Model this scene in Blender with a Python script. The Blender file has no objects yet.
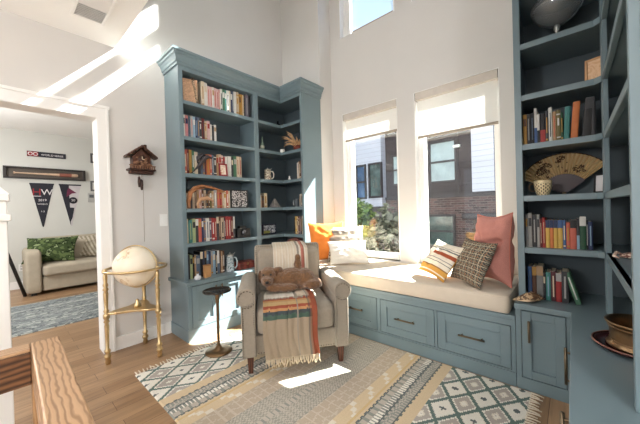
import bpy, bmesh, math, random
from mathutils import Vector, Matrix, noise
random.seed(7)
PI = math.pi
scene = bpy.context.scene
COL = scene.collection

# ------------------------------------------------------------------ colours and materials
def lin(c):
    c = c / 255.0
    return c / 12.92 if c <= 0.04045 else ((c + 0.055) / 1.055) ** 2.4
def rgb(t):
    return (lin(t[0]), lin(t[1]), lin(t[2]), 1.0)
MC = {}
def nodes(name):
    m = bpy.data.materials.new(name); m.use_nodes = True
    nt = m.node_tree
    return m, nt, nt.nodes.get('Principled BSDF')
def mat(name, c, rough=0.6, metal=0.0, var=0.06, scale=14.0, bump=0.0, bscale=120.0, spec=0.5, sheen=0.0, stretch=None):
    """procedural paint / cloth / metal: base colour broken up by noise, optional noise bump"""
    if name in MC: return MC[name]
    m, nt, b = nodes(name)
    tc = nt.nodes.new('ShaderNodeTexCoord')
    src = tc.outputs['Object']
    if stretch:
        mp = nt.nodes.new('ShaderNodeMapping'); mp.inputs['Scale'].default_value = stretch
        nt.links.new(src, mp.inputs['Vector']); src = mp.outputs['Vector']
    n = nt.nodes.new('ShaderNodeTexNoise'); n.inputs['Scale'].default_value = scale; n.inputs['Detail'].default_value = 4
    nt.links.new(src, n.inputs['Vector'])
    r = nt.nodes.new('ShaderNodeValToRGB')
    L = rgb(c)
    r.color_ramp.elements[0].position = 0.3; r.color_ramp.elements[1].position = 0.7
    r.color_ramp.elements[0].color = tuple(x * (1 - var) for x in L[:3]) + (1,)
    r.color_ramp.elements[1].color = tuple(min(1, x * (1 + var)) for x in L[:3]) + (1,)
    nt.links.new(n.outputs['Fac'], r.inputs['Fac']); nt.links.new(r.outputs['Color'], b.inputs['Base Color'])
    b.inputs['Roughness'].default_value = rough; b.inputs['Metallic'].default_value = metal
    b.inputs['Specular IOR Level'].default_value = spec
    if sheen: b.inputs['Sheen Weight'].default_value = sheen
    if bump:
        n2 = nt.nodes.new('ShaderNodeTexNoise'); n2.inputs['Scale'].default_value = bscale; n2.inputs['Detail'].default_value = 3
        nt.links.new(src, n2.inputs['Vector'])
        bp = nt.nodes.new('ShaderNodeBump'); bp.inputs['Strength'].default_value = bump; bp.inputs['Distance'].default_value = 0.01
        nt.links.new(n2.outputs['Fac'], bp.inputs['Height']); nt.links.new(bp.outputs['Normal'], b.inputs['Normal'])
    MC[name] = m
    return m
def attr_mat(name, rough=0.9, bump=0.4, bscale=260.0, var=0.12):
    """woven cloth: pattern stored in the 'Col' attribute, broken up by thread noise"""
    m, nt, b = nodes(name)
    a = nt.nodes.new('ShaderNodeAttribute'); a.attribute_name = 'Col'
    tc = nt.nodes.new('ShaderNodeTexCoord')
    n = nt.nodes.new('ShaderNodeTexNoise'); n.inputs['Scale'].default_value = bscale; n.inputs['Detail'].default_value = 2
    nt.links.new(tc.outputs['Object'], n.inputs['Vector'])
    mr = nt.nodes.new('ShaderNodeMapRange'); mr.inputs['To Min'].default_value = 1 - var; mr.inputs['To Max'].default_value = 1 + var
    mr.inputs['From Min'].default_value = 0.3; mr.inputs['From Max'].default_value = 0.7
    nt.links.new(n.outputs['Fac'], mr.inputs['Value'])
    mx = nt.nodes.new('ShaderNodeVectorMath'); mx.operation = 'SCALE'
    nt.links.new(a.outputs['Color'], mx.inputs[0]); nt.links.new(mr.outputs['Result'], mx.inputs['Scale'])
    nt.links.new(mx.outputs['Vector'], b.inputs['Base Color'])
    b.inputs['Roughness'].default_value = rough; b.inputs['Specular IOR Level'].default_value = 0.15
    bp = nt.nodes.new('ShaderNodeBump'); bp.inputs['Strength'].default_value = bump; bp.inputs['Distance'].default_value = 0.004
    nt.links.new(n.outputs['Fac'], bp.inputs['Height']); nt.links.new(bp.outputs['Normal'], b.inputs['Normal'])
    return m
def wood(name, c1, c2, scale=3.0, rough=0.45, axis=(1, 8, 8), dist=3.0, bands=2.0, bdir='X', line=False):
    if name in MC: return MC[name]
    m, nt, b = nodes(name)
    tc = nt.nodes.new('ShaderNodeTexCoord'); mp = nt.nodes.new('ShaderNodeMapping'); mp.inputs['Scale'].default_value = axis
    w = nt.nodes.new('ShaderNodeTexWave'); w.inputs['Scale'].default_value = bands; w.inputs['Distortion'].default_value = dist
    w.inputs['Detail'].default_value = 2; w.inputs['Detail Scale'].default_value = scale; w.bands_direction = bdir
    n = nt.nodes.new('ShaderNodeTexNoise'); n.inputs['Scale'].default_value = scale * 6
    nt.links.new(tc.outputs['Object'], mp.inputs['Vector'])
    for x in (w, n): nt.links.new(mp.outputs['Vector'], x.inputs['Vector'])
    mx = nt.nodes.new('ShaderNodeMath'); mx.operation = 'MULTIPLY'
    nt.links.new(w.outputs['Fac'], mx.inputs[0]); nt.links.new(n.outputs['Fac'], mx.inputs[1])
    r = nt.nodes.new('ShaderNodeValToRGB'); r.color_ramp.elements[0].color = rgb(c1); r.color_ramp.elements[1].color = rgb(c2)
    r.color_ramp.elements[1].position = 0.5
    if line:
        r.color_ramp.elements[0].position = 0.02; r.color_ramp.elements[1].position = 0.22
    nt.links.new(mx.outputs[0], r.inputs['Fac']); nt.links.new(r.outputs['Color'], b.inputs['Base Color'])
    b.inputs['Roughness'].default_value = rough
    bp = nt.nodes.new('ShaderNodeBump'); bp.inputs['Strength'].default_value = 0.15; bp.inputs['Distance'].default_value = 0.004
    nt.links.new(mx.outputs[0], bp.inputs['Height']); nt.links.new(bp.outputs['Normal'], b.inputs['Normal'])
    MC[name] = m
    return m
def mth(nt, op, a, b=None, c=None):
    n = nt.nodes.new('ShaderNodeMath'); n.operation = op
    for i, v in enumerate((a, b, c)):
        if v is None: continue
        if isinstance(v, (int, float)): n.inputs[i].default_value = v
        else: nt.links.new(v, n.inputs[i])
    return n.outputs[0]
def plank_floor():
    m, nt, b = nodes('oak_floor')
    tc = nt.nodes.new('ShaderNodeTexCoord'); mp = nt.nodes.new('ShaderNodeMapping')
    mp.inputs['Rotation'].default_value = (0, 0, PI / 2)
    nt.links.new(tc.outputs['Object'], mp.inputs['Vector'])
    br = nt.nodes.new('ShaderNodeTexBrick')
    br.inputs['Scale'].default_value = 1.0; br.inputs['Brick Width'].default_value = 1.25; br.inputs['Row Height'].default_value = 0.125
    br.inputs['Mortar Size'].default_value = 0.0018; br.inputs['Mortar Smooth'].default_value = 0.4; br.inputs['Bias'].default_value = -0.1
    br.offset = 0.37
    br.inputs['Color1'].default_value = rgb((164, 132, 100)); br.inputs['Color2'].default_value = rgb((140, 108, 78)); br.inputs['Mortar'].default_value = rgb((84, 58, 38))
    nt.links.new(mp.outputs['Vector'], br.inputs['Vector'])
    mp2 = nt.nodes.new('ShaderNodeMapping'); mp2.inputs['Scale'].default_value = (1.2, 14, 1)
    nt.links.new(mp.outputs['Vector'], mp2.inputs['Vector'])
    n = nt.nodes.new('ShaderNodeTexNoise'); n.inputs['Scale'].default_value = 2.2; n.inputs['Detail'].default_value = 8; n.inputs['Distortion'].default_value = 0.8
    nt.links.new(mp2.outputs['Vector'], n.inputs['Vector'])
    mr = nt.nodes.new('ShaderNodeMapRange'); mr.inputs['From Min'].default_value = 0.3; mr.inputs['From Max'].default_value = 0.7
    mr.inputs['To Min'].default_value = 0.78; mr.inputs['To Max'].default_value = 1.18
    nt.links.new(n.outputs['Fac'], mr.inputs['Value'])
    s = nt.nodes.new('ShaderNodeVectorMath'); s.operation = 'SCALE'
    nt.links.new(br.outputs['Color'], s.inputs[0]); nt.links.new(mr.outputs['Result'], s.inputs['Scale'])
    nt.links.new(s.outputs['Vector'], b.inputs['Base Color'])
    b.inputs['Roughness'].default_value = 0.36
    bp = nt.nodes.new('ShaderNodeBump'); bp.inputs['Strength'].default_value = 0.25; bp.inputs['Distance'].default_value = 0.003; bp.invert = True
    nt.links.new(br.outputs['Fac'], bp.inputs['Height']); nt.links.new(bp.outputs['Normal'], b.inputs['Normal'])
    return m
def brick_mat():
    m, nt, b = nodes('dark_brick')
    tc = nt.nodes.new('ShaderNodeTexCoord'); mp = nt.nodes.new('ShaderNodeMapping'); mp.inputs['Rotation'].default_value = (PI / 2, 0, 0)
    nt.links.new(tc.outputs['Object'], mp.inputs['Vector'])
    br = nt.nodes.new('ShaderNodeTexBrick'); br.inputs['Scale'].default_value = 1.0
    br.inputs['Brick Width'].default_value = 0.26; br.inputs['Row Height'].default_value = 0.09; br.inputs['Mortar Size'].default_value = 0.012
    br.inputs['Color1'].default_value = rgb((96, 70, 67)); br.inputs['Color2'].default_value = rgb((52, 38, 39)); br.inputs['Mortar'].default_value = rgb((104, 93, 90))
    nt.links.new(mp.outputs['Vector'], br.inputs['Vector']); nt.links.new(br.outputs['Color'], b.inputs['Base Color'])
    b.inputs['Roughness'].default_value = 0.9
    return m
def siding_mat(name, c, pitch=0.16):
    m, nt, b = nodes(name)
    tc = nt.nodes.new('ShaderNodeTexCoord'); sp = nt.nodes.new('ShaderNodeSeparateXYZ')
    nt.links.new(tc.outputs['Object'], sp.inputs[0])
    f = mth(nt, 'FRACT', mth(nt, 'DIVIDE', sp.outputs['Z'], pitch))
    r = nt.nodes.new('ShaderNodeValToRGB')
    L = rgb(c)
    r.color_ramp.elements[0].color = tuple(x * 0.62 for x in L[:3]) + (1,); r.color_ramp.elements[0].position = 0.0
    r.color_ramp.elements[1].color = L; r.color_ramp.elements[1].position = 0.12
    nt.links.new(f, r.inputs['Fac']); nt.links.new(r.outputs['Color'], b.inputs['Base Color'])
    b.inputs['Roughness'].default_value = 0.7
    bp = nt.nodes.new('ShaderNodeBump'); bp.inputs['Strength'].default_value = 0.6; bp.inputs['Distance'].default_value = 0.02
    nt.links.new(f, bp.inputs['Height']); nt.links.new(bp.outputs['Normal'], b.inputs['Normal'])
    return m
def glass_pane():
    m, nt, b = nodes('window_glass')
    nt.nodes.remove(b)
    out = nt.nodes['Material Output']
    t = nt.nodes.new('ShaderNodeBsdfTransparent'); t.inputs['Color'].default_value = (0.95, 0.97, 0.96, 1)
    g = nt.nodes.new('ShaderNodeBsdfGlossy'); g.inputs['Roughness'].default_value = 0.0
    lw = nt.nodes.new('ShaderNodeLayerWeight'); lw.inputs['Blend'].default_value = 0.5
    f5 = mth(nt, 'MULTIPLY_ADD', mth(nt, 'POWER', lw.outputs['Facing'], 5.0), 0.92, 0.035)
    mx = nt.nodes.new('ShaderNodeMixShader')
    nt.links.new(f5, mx.inputs[0]); nt.links.new(t.outputs[0], mx.inputs[1]); nt.links.new(g.outputs[0], mx.inputs[2])
    nt.links.new(mx.outputs[0], out.inputs['Surface'])
    return m
def shade_mat(name, c, k):
    m, nt, b = nodes(name)
    nt.nodes.remove(b); out = nt.nodes['Material Output']
    d = nt.nodes.new('ShaderNodeBsdfDiffuse'); d.inputs['Color'].default_value = rgb(c)
    t = nt.nodes.new('ShaderNodeBsdfTranslucent')
    n = nt.nodes.new('ShaderNodeTexNoise'); n.inputs['Scale'].default_value = 400
    r = nt.nodes.new('ShaderNodeValToRGB'); L = rgb(c)
    r.color_ramp.elements[0].color = tuple(x * 0.94 for x in L[:3]) + (1,); r.color_ramp.elements[1].color = L
    nt.links.new(n.outputs['Fac'], r.inputs['Fac']); nt.links.new(r.outputs['Color'], t.inputs['Color'])
    mx = nt.nodes.new('ShaderNodeMixShader'); mx.inputs[0].default_value = k
    nt.links.new(d.outputs[0], mx.inputs[1]); nt.links.new(t.outputs[0], mx.inputs[2]); nt.links.new(mx.outputs[0], out.inputs['Surface'])
    return m
def clear_glass(name, tint=(1, 1, 1)):
    m, nt, b = nodes(name)
    b.inputs['Base Color'].default_value = (*tint, 1); b.inputs['Transmission Weight'].default_value = 0.9
    b.inputs['Roughness'].default_value = 0.06; b.inputs['IOR'].default_value = 1.45
    return m

# ------------------------------------------------------------------ mesh helpers
class MB:
    def __init__(s): s.bm = bmesh.new(); s.mi = 0
    def _new(s, verts):
        for v in verts:
            for f in v.link_faces: f.material_index = s.mi
    def box(s, x0, x1, y0, y1, z0, z1, bev=0.0, seg=2, M=None):
        r = bmesh.ops.create_cube(s.bm, size=1.0)
        vs = r['verts']
        for v in vs:
            v.co = Vector((x0 + (v.co.x + .5) * (x1 - x0), y0 + (v.co.y + .5) * (y1 - y0), z0 + (v.co.z + .5) * (z1 - z0)))
        s._new(vs)
        if bev > 0:
            es = list({e for v in vs for e in v.link_edges})
            q = bmesh.ops.bevel(s.bm, geom=es, offset=bev, segments=seg, affect='EDGES', profile=0.5)
            vs = q['verts']
            for f in q['faces']: f.material_index = s.mi
            vs = list({v for f in q['faces'] for v in f.verts} | {v for v in vs})
        if M is not None:
            allv = set(vs)
            for v in list(vs):
                for f in v.link_faces: allv |= set(f.verts)
            for v in allv: v.co = M @ v.co
        return s
    def prism(s, poly, h0, h1, plane='xy', bev=0.0):
        """extrude a polygon: plane 'xy' along z, 'xz' along y, 'yz' along x"""
        def P(a, b, h):
            return Vector((a, b, h)) if plane == 'xy' else (Vector((a, h, b)) if plane == 'xz' else Vector((h, a, b)))
        A = [s.bm.verts.new(P(a, b, h0)) for a, b in poly]; B = [s.bm.verts.new(P(a, b, h1)) for a, b in poly]
        n = len(poly); fs = [s.bm.faces.new(A), s.bm.faces.new(B)]
        for i in range(n): fs.append(s.bm.faces.new((A[i], A[(i + 1) % n], B[(i + 1) % n], B[i])))
        for f in fs: f.material_index = s.mi
        bmesh.ops.recalc_face_normals(s.bm, faces=fs)
        if bev:
            es = [e for f in fs[:2] for e in f.edges]
            q = bmesh.ops.bevel(s.bm, geom=es, offset=bev, segments=2, affect='EDGES', profile=0.5)
            for f in q['faces']: f.material_index = s.mi
        return s
    def lathe(s, prof, cx=0, cy=0, cz=0, n=20, M=None, closed=True):
        rings = []
        for r, z in prof:
            if r < 1e-5: rings.append([s.bm.verts.new((cx, cy, cz + z))])
            else: rings.append([s.bm.verts.new((cx + r * math.cos(2 * PI * i / n), cy + r * math.sin(2 * PI * i / n), cz + z)) for i in range(n)])
        fs = []
        for a, b in zip(rings, rings[1:]):
            for i in range(n):
                j = (i + 1) % n
                if len(a) == 1 and len(b) == 1: continue
                if len(a) == 1: fs.append(s.bm.faces.new((a[0], b[j], b[i])))
                elif len(b) == 1: fs.append(s.bm.faces.new((a[i], a[j], b[0])))
                else: fs.append(s.bm.faces.new((a[i], a[j], b[j], b[i])))
        if closed:
            for rg in (rings[0], rings[-1]):
                if len(rg) > 1: fs.append(s.bm.faces.new(rg))
        for f in fs: f.material_index = s.mi; f.smooth = True
        bmesh.ops.recalc_face_normals(s.bm, faces=fs)
        if M is not None:
            for rg in rings:
                for v in rg: v.co = M @ v.co
        return s
    def tube(s, pts, r, n=8, closed=False, cap=True):
        pts = [Vector(p) for p in pts]; N = len(pts)
        rr = r if isinstance(r, (list, tuple)) else [r] * N
        rings = []; prev = None
        for i, p in enumerate(pts):
            if closed: t = (pts[(i + 1) % N] - pts[i - 1])
            else: t = pts[min(i + 1, N - 1)] - pts[max(i - 1, 0)]
            t.normalize()
            if prev is None:
                a = Vector((0, 0, 1)) if abs(t.z) < 0.9 else Vector((1, 0, 0)); u = t.cross(a).normalized()
            else: u = (prev - t * prev.dot(t)).normalized()
            prev = u; w = t.cross(u)
            rings.append([s.bm.verts.new(p + (u * math.cos(2 * PI * k / n) + w * math.sin(2 * PI * k / n)) * rr[i]) for k in range(n)])
        fs = []
        m = N if closed else N - 1
        for i in range(m):
            a = rings[i]; b = rings[(i + 1) % N]
            for k in range(n): fs.append(s.bm.faces.new((a[k], a[(k + 1) % n], b[(k + 1) % n], b[k])))
        if cap and not closed: fs.append(s.bm.faces.new(rings[0])); fs.append(s.bm.faces.new(rings[-1]))
        for f in fs: f.material_index = s.mi; f.smooth = True
        bmesh.ops.recalc_face_normals(s.bm, faces=fs)
        return s
    def ball(s, c, r, sc=(1, 1, 1), u=16, v=10, M=None):
        q = bmesh.ops.create_uvsphere(s.bm, u_segments=u, v_segments=v, radius=r)
        for x in q['verts']:
            x.co = Vector((x.co.x * sc[0], x.co.y * sc[1], x.co.z * sc[2]))
            if M is not None: x.co = M @ x.co
            x.co += Vector(c)
            for f in x.link_faces: f.material_index = s.mi; f.smooth = True
        return s
    def build(s, name, mats, parent=None, loc=None, rot=None, smooth=False):
        me = bpy.data.meshes.new(name)
        s.bm.to_mesh(me); s.bm.free()
        for m in (mats if isinstance(mats, (list, tuple)) else [mats]): me.materials.append(m)
        if smooth: me.polygons.foreach_set('use_smooth', [True] * len(me.polygons))
        o = bpy.data.objects.new(name, me); COL.objects.link(o)
        if parent is not None: o.parent = parent
        if loc is not None: o.location = loc
        if rot is not None: o.rotation_euler = rot
        return o
def empty(name, loc=(0, 0, 0), rz=0.0):
    o = bpy.data.objects.new(name, None); COL.objects.link(o)
    o.empty_display_size = 0.1; o.location = loc; o.rotation_euler = (0, 0, rz)
    return o
def tag(o, label, cat, group=None, kind=None):
    o['label'] = label; o['category'] = cat
    if group: o['group'] = group
    if kind: o['kind'] = kind
    return o
def struct(o, label=None, cat=None):
    o['kind'] = 'structure'
    if label: o['label'] = label
    if cat: o['category'] = cat
    return o
def grid(name, nu, nv, pos, col, m, parent=None, smooth=True, thick=0.0, wrap=False):
    """surface over a (u,v) grid coloured per face by col(u,v)"""
    V = []; F = []; C = []
    for j in range(nv + 1):
        for i in range(nu + 1): V.append(tuple(pos(i / nu, j / nv)))
    for j in range(nv):
        for i in range(nu):
            a = j * (nu + 1) + i
            F.append((a, a + 1, a + nu + 2, a + nu + 1)); C.append(col((i + .5) / nu, (j + .5) / nv))
    me = bpy.data.meshes.new(name); me.from_pydata(V, [], F); me.update()
    at = me.color_attributes.new('Col', 'FLOAT_COLOR', 'CORNER')
    buf = []
    for c in C: buf.extend(c * 4)
    at.data.foreach_set('color', buf)
    if smooth: me.polygons.foreach_set('use_smooth', [True] * len(F))
    me.materials.append(m)
    o = bpy.data.objects.new(name, me); COL.objects.link(o)
    if parent is not None: o.parent = parent
    if thick:
        md = o.modifiers.new('thickness', 'SOLIDIFY'); md.thickness = thick; md.offset = 0
    return o
def text(name, s, size, m, M, parent=None, depth=0.002):
    cu = bpy.data.curves.new(name, 'FONT'); cu.body = s; cu.size = size; cu.align_x = 'CENTER'; cu.align_y = 'CENTER'; cu.extrude = depth
    t = bpy.data.objects.new('tmp', cu); COL.objects.link(t)
    bpy.context.view_layer.update()
    me = bpy.data.meshes.new_from_object(t.evaluated_get(bpy.context.evaluated_depsgraph_get()))
    bpy.data.objects.remove(t); bpy.data.curves.remove(cu)
    me.transform(M); me.materials.clear(); me.materials.append(m)
    o = bpy.data.objects.new(name, me); COL.objects.link(o)
    if parent is not None: o.parent = parent
    return o

WALL = mat('wall_paint', (213, 210, 206), rough=0.85, var=0.015, scale=3)
GREYWALL = mat('wall_paint_grey', (205, 205, 199), rough=0.85, var=0.015, scale=3)
CEIL = mat('ceiling_paint', (247, 246, 243), rough=0.9, var=0.01, scale=3)
WHITE = mat('white_trim_paint', (240, 239, 236), rough=0.45, var=0.01, scale=5)
TEAL = mat('blue_grey_cabinet_paint', (113, 131, 138), rough=0.34, var=0.03, scale=5)
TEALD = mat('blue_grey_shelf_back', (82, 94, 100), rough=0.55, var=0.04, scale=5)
BRASS = mat('polished_brass', (212, 186, 140), rough=0.32, metal=1.0, var=0.06, scale=20)
BRASSD = mat('aged_brass', (138, 112, 84), rough=0.36, metal=1.0, var=0.12, scale=25)
PULL = mat('antique_brass_pull', (116, 102, 84), rough=0.3, metal=0.9, var=0.1, scale=40)
BLACK = mat('black_lacquer', (26, 25, 26), rough=0.4, var=0.1)
GLASS = glass_pane()
FLOORM = plank_floor()
OAK = wood('light_oak', (146, 112, 80), (186, 150, 114), scale=1.2, axis=(3.0, 10, 10), dist=7, bands=2.4, bdir='Y', line=True)
DARKW = wood('dark_walnut', (52, 26, 18), (104, 58, 38), scale=3, axis=(8, 8, 1))
CREAM = mat('cream_linen', (208, 195, 178), rough=0.95, var=0.03, bump=0.25, bscale=500, spec=0.1)

EXPOSURE = 0.60
SKY = 1.0
SUN = 40
FILL1, FILL2, FILL3 = 12, 92, 75
# ------------------------------------------------------------------ camera (solved from the room's own lines)
YAW, PIT, ROL, FPX = 0.724957, -0.006561, -0.028075, 285.835
fw = Vector((-math.sin(YAW) * math.cos(PIT), math.cos(YAW) * math.cos(PIT), math.sin(PIT)))
rt = Vector((math.cos(YAW), math.sin(YAW), 0)); up = rt.cross(fw)
r2 = rt * math.cos(ROL) + up * math.sin(ROL); u2 = up * math.cos(ROL) - rt * math.sin(ROL)
cam = bpy.data.cameras.new('camera'); co = bpy.data.objects.new('camera', cam); COL.objects.link(co)
cam.sensor_width = 36; cam.lens = FPX / 640 * 36; cam.clip_start = 0.02; cam.clip_end = 300
co.matrix_world = Matrix(((r2.x, u2.x, -fw.x, 0), (r2.y, u2.y, -fw.y, 0), (r2.z, u2.z, -fw.z, 1.2), (0, 0, 0, 1)))
scene.camera = co
scene.view_settings.view_transform = 'Standard'; scene.view_settings.look = 'None'
scene.view_settings.gamma = 1; scene.view_settings.use_curve_mapping = False
scene.view_settings.exposure = EXPOSURE

# ------------------------------------------------------------------ light: sky, sun, and added fill lights without fixtures
w = bpy.data.worlds.new('sky'); scene.world = w; w.use_nodes = True
nt = w.node_tree; bg = nt.nodes['Background']
tc = nt.nodes.new('ShaderNodeTexCoord'); sp = nt.nodes.new('ShaderNodeSeparateXYZ'); nt.links.new(tc.outputs['Generated'], sp.inputs[0])
rp = nt.nodes.new('ShaderNodeValToRGB')
rp.color_ramp.elements[0].position = 0.0; rp.color_ramp.elements[0].color = (0.95, 0.97, 1.0, 1)
rp.color_ramp.elements[1].position = 0.9; rp.color_ramp.elements[1].color = (0.62, 0.78, 1.0, 1)
nt.links.new(sp.outputs['Z'], rp.inputs['Fac']); nt.links.new(rp.outputs['Color'], bg.inputs['Color'])
bg.inputs['Strength'].default_value = SKY
sl = bpy.data.lights.new('sun', 'SUN'); sl.energy = SUN; sl.angle = math.radians(0.5); sl.color = (1.0, 0.97, 0.93)
so = bpy.data.objects.new('sun', sl); COL.objects.link(so)
so.rotation_euler = Vector((-0.49, -1.0, -1.1)).to_track_quat('-Z', 'Y').to_euler(); so.location = (3, 9, 9)
def fill_disk(name, loc, size, e, c=(1, 0.98, 0.95), target=None):
    l = bpy.data.lights.new(name, 'AREA'); l.shape = 'DISK'; l.size = size; l.energy = e; l.color = c
    o = bpy.data.objects.new(name, l); COL.objects.link(o); o.location = loc
    if target: o.rotation_euler = (Vector(target) - Vector(loc)).to_track_quat('-Z', 'Y').to_euler()
    return o
fill_disk('high_fill_light', (-1.2, 1.7, 5.8), 1.2, FILL1)  # added fill high over the room, no fixture there
def fill_point(loc, e, r=0.16, c=(1, 0.99, 0.975)):
    l = bpy.data.lights.new('fill_light', 'POINT'); l.energy = e; l.shadow_soft_size = r; l.color = c
    o = bpy.data.objects.new('fill_light', l); COL.objects.link(o); o.location = loc
fill_point((1.3, -0.9, 1.75), FILL2)  # added fills out of view, brightening walls and low ceiling
fill_point((-1.2, -2.2, 1.75), FILL2 * 0.8)
fill_point((-5.2, -0.9, 2.0), FILL3)  # added fill to brighten the next room, no lamp there

# ------------------------------------------------------------------ the room shell
XL, YW, ZC = -3.08, 2.98, 2.72
def sbox(name, m, *b, bev=0.0):
    q = MB(); 
    for t in b: q.box(*t, bev=bev)
    return struct(q.build(name, m))
sbox('floor', FLOORM, (-8.2, 3.2, -4.6, 3.3, -0.12, 0.0))
# left wall with the wide cased opening
sbox('wall_left', WALL, (XL - 0.14, XL, 0.602, 3.3, 0, 5.9), (XL - 0.14, XL, -1.0, 0.602, 2.064, 5.9), (XL - 0.14, XL, -4.5, -1.0, 0, 5.9))
sbox('wall_return', WALL, (XL, -2.378, 2.75, 3.3, 0, 5.9))
# window wall with its four openings
LO, RO = (-2.213, -1.451), (-1.257, -0.474)
LZ, UZ = (0.60, 2.425), (3.395, 5.62)
q = []
xs = [-2.378, LO[0], LO[1], RO[0], RO[1], 0.5]
for a, b in ((0, 1), (2, 3), (4, 5)): q.append((xs[a], xs[b], YW, YW + 0.2, 0, 5.9))
for a, b in (LO, RO):
    q += [(a, b, YW, YW + 0.2, 0, LZ[0]), (a, b, YW, YW + 0.2, LZ[1], UZ[0]), (a, b, YW, YW + 0.2, UZ[1], 5.9)]
sbox('wall_back', WALL, *q)
sbox('wall_right', WALL, (0.5, 0.64, 0.62, 3.18, 0, 5.9), (0.5, 3.1, 0.62, 0.745, 0, 2.72), (3.0, 3.14, -4.5, 0.62, 0, 2.72))
# wall behind the photographer: a wide unglazed opening added to let sky light in
sbox('wall_front', WALL, (XL, -2.8, -4.5, -4.36, 0, ZC), (2.7, 3.1, -4.5, -4.36, 0, ZC), (-2.8, 2.7, -4.5, -4.36, 2.45, ZC))
sbox('ceiling_low', CEIL, (XL, 3.14, -4.5, 0.745, ZC, ZC + 0.3))
sbox('wall_loft', WALL, (XL, 0.5, 0.62, 0.745, ZC + 0.3, 5.9))
sbox('ceiling_high', CEIL, (XL - 0.14, 0.64, 0.62, 3.3, 5.9, 6.0))
# neighbouring sitting room
sbox('wall_far', GREYWALL, (-7.24, -7.1, -4.5, 3.3, 0, ZC))
sbox('wall_far_right', GREYWALL, (-7.1, XL - 0.14, 2.9, 3.04, 0, ZC))
sbox('ceiling_far', CEIL, (-7.24, XL - 0.14, -4.5, 3.04, ZC, ZC + 0.2))
sbox('baseboard_far', WHITE, (-7.1, -7.085, -4.4, 2.9, 0, 0.13))
sbox('baseboard_left', WHITE, (XL, XL + 0.014, 0.672, 1.143, 0, 0.115), (XL, XL + 0.02, 0.672, 1.143, 0, 0.02), bev=0.003)
# casing of the opening
q = MB()
q.box(XL - 0.14, XL, 0.588, 0.601, 0, 2.05)
q.box(XL, XL + 0.018, 0.588, 0.672, 0, 2.06, bev=0.004); q.box(XL + 0.018, XL + 0.026, 0.652, 0.672, 0, 2.16, bev=0.003)
q.box(XL, XL + 0.018, -1.0, 0.672, 2.05, 2.155, bev=0.004); q.box(XL, XL + 0.03, -1.0, 0.68, 2.14, 2.165, bev=0.003)
q.box(XL - 0.158, XL - 0.14, 0.588, 0.67, 0, 2.06); q.box(XL - 0.14, XL, -1.0, 0.601, 2.05, 2.063); q.box(XL - 0.158, XL - 0.14, -1.0, 0.67, 2.05, 2.155)
struct(q.build('door_1', WHITE))
# windows: frame, glass, and the lining of the reveal
SH = shade_mat('roller_shade_cloth', (250, 249, 245), 0.3)
SHB = shade_mat('solar_screen_cloth', (214, 230, 250), 0.24)
def window(nm, X, Z, lower):
    root = struct(empty(nm, ((X[0] + X[1]) / 2, YW + 0.13, Z[0])))
    cx, cz = (X[0] + X[1]) / 2, Z[0]
    f = MB(); hw = (X[1] - X[0]) / 2; H = Z[1] - Z[0]; b = 0.062
    f.box(-hw, -hw + (b if lower else .10), -0.04, 0.05, 0, H, bev=0.005); f.box(hw - b, hw, -0.04, 0.05, 0, H, bev=0.005)
    f.box(-hw + b, hw - b, -0.04, 0.05, 0, b, bev=0.005); f.box(-hw + b, hw - b, -0.04, 0.05, H - b, H, bev=0.005)
    f.box(-hw, -hw + 0.022, -0.055, -0.04, 0, H); f.box(hw - 0.022, hw, -0.055, -0.04, 0, H)
    if not lower: f.box(-hw + b, hw - b, -0.04, 0.05, 5.15 - cz, 5.23 - cz, bev=0.005)
    f.build('window_frame', WHITE, root)
    g = MB(); g.box(-hw + b - 0.004, hw - b + 0.004, 0.012, 0.018, b - 0.004, H - b + 0.004); g.build('window_pane', GLASS, root)
    s = MB(); s.box(-hw, -hw + 0.006, -0.1295, -0.056, 0, H); s.box(hw - 0.006, hw, -0.1295, -0.056, 0, H); s.box(-hw, hw, -0.1295, -0.056, H - 0.006, H); s.build('window_lining', WHITE, root)
    if lower:
        s = MB(); s.box(-hw, hw, -0.129, -0.056, -0.03, 0.0); s.build('window_sill', WHITE, root)
    return root
window('window_1', LO, LZ, True); window('window_2', RO, LZ, True)
window('window_3', LO, UZ, False); window('window_4', RO, UZ, False)
def shade(label, X, ztop, zbot, y, m, cassette=True):
    cx = (X[0] + X[1]) / 2; hw = (X[1] - X[0]) / 2 - 0.0105
    root = tag(empty('roller_shade', (cx, y, zbot)), label, 'window shade', 'roller shades of the window wall')
    s = MB(); s.box(-hw + 0.012, hw - 0.012, -0.001, 0.001, 0.012, ztop - zbot - 0.02); s.build('shade_cloth', m, root)
    s = MB(); s.box(-hw + 0.008, hw - 0.008, -0.010, 0.010, 0, 0.026, bev=0.004); s.build('bottom_bar', mat('bottom_bar_grey', (168, 156, 142), rough=0.5), root)
    if cassette:
        s = MB(); H = ztop - zbot
        s.box(-hw, hw, -0.042, 0.035, H - 0.088, H - 0.006, bev=0.006); s.build('cassette', mat('cassette_taupe', (205, 196, 186), rough=0.6), root)
        s = MB(); s.box(-hw + 0.002, hw - 0.002, -0.045, -0.036, H - 0.006, H - 0.001); s.build('cassette_cap', WHITE, root)
        for e0 in (-hw - 0.003, hw):
            s = MB(); s.box(e0, e0 + 0.003, -0.040, 0.034, H - 0.086, H - 0.008); s.build('end_cap', BLACK, root)
shade('white roller shade half drawn in the narrower left window, beside the tall corner bookcase', LO, 2.425, 2.07, YW + 0.045, SH)
shade('white roller shade drawn lower in the right window, beside the right bookcase', RO, 2.425, 1.935, YW + 0.045, SH)
shade('pale blue solar screen in the high left window above the window seat', (LO[0] + .092, LO[1] - .054), 4.90, 3.462, YW + 0.112, SHB, False)
shade('pale blue solar screen in the high right window at the top edge', (RO[0] + .092, RO[1] - .054), 4.90, 3.462, YW + 0.112, SHB, False)

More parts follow.
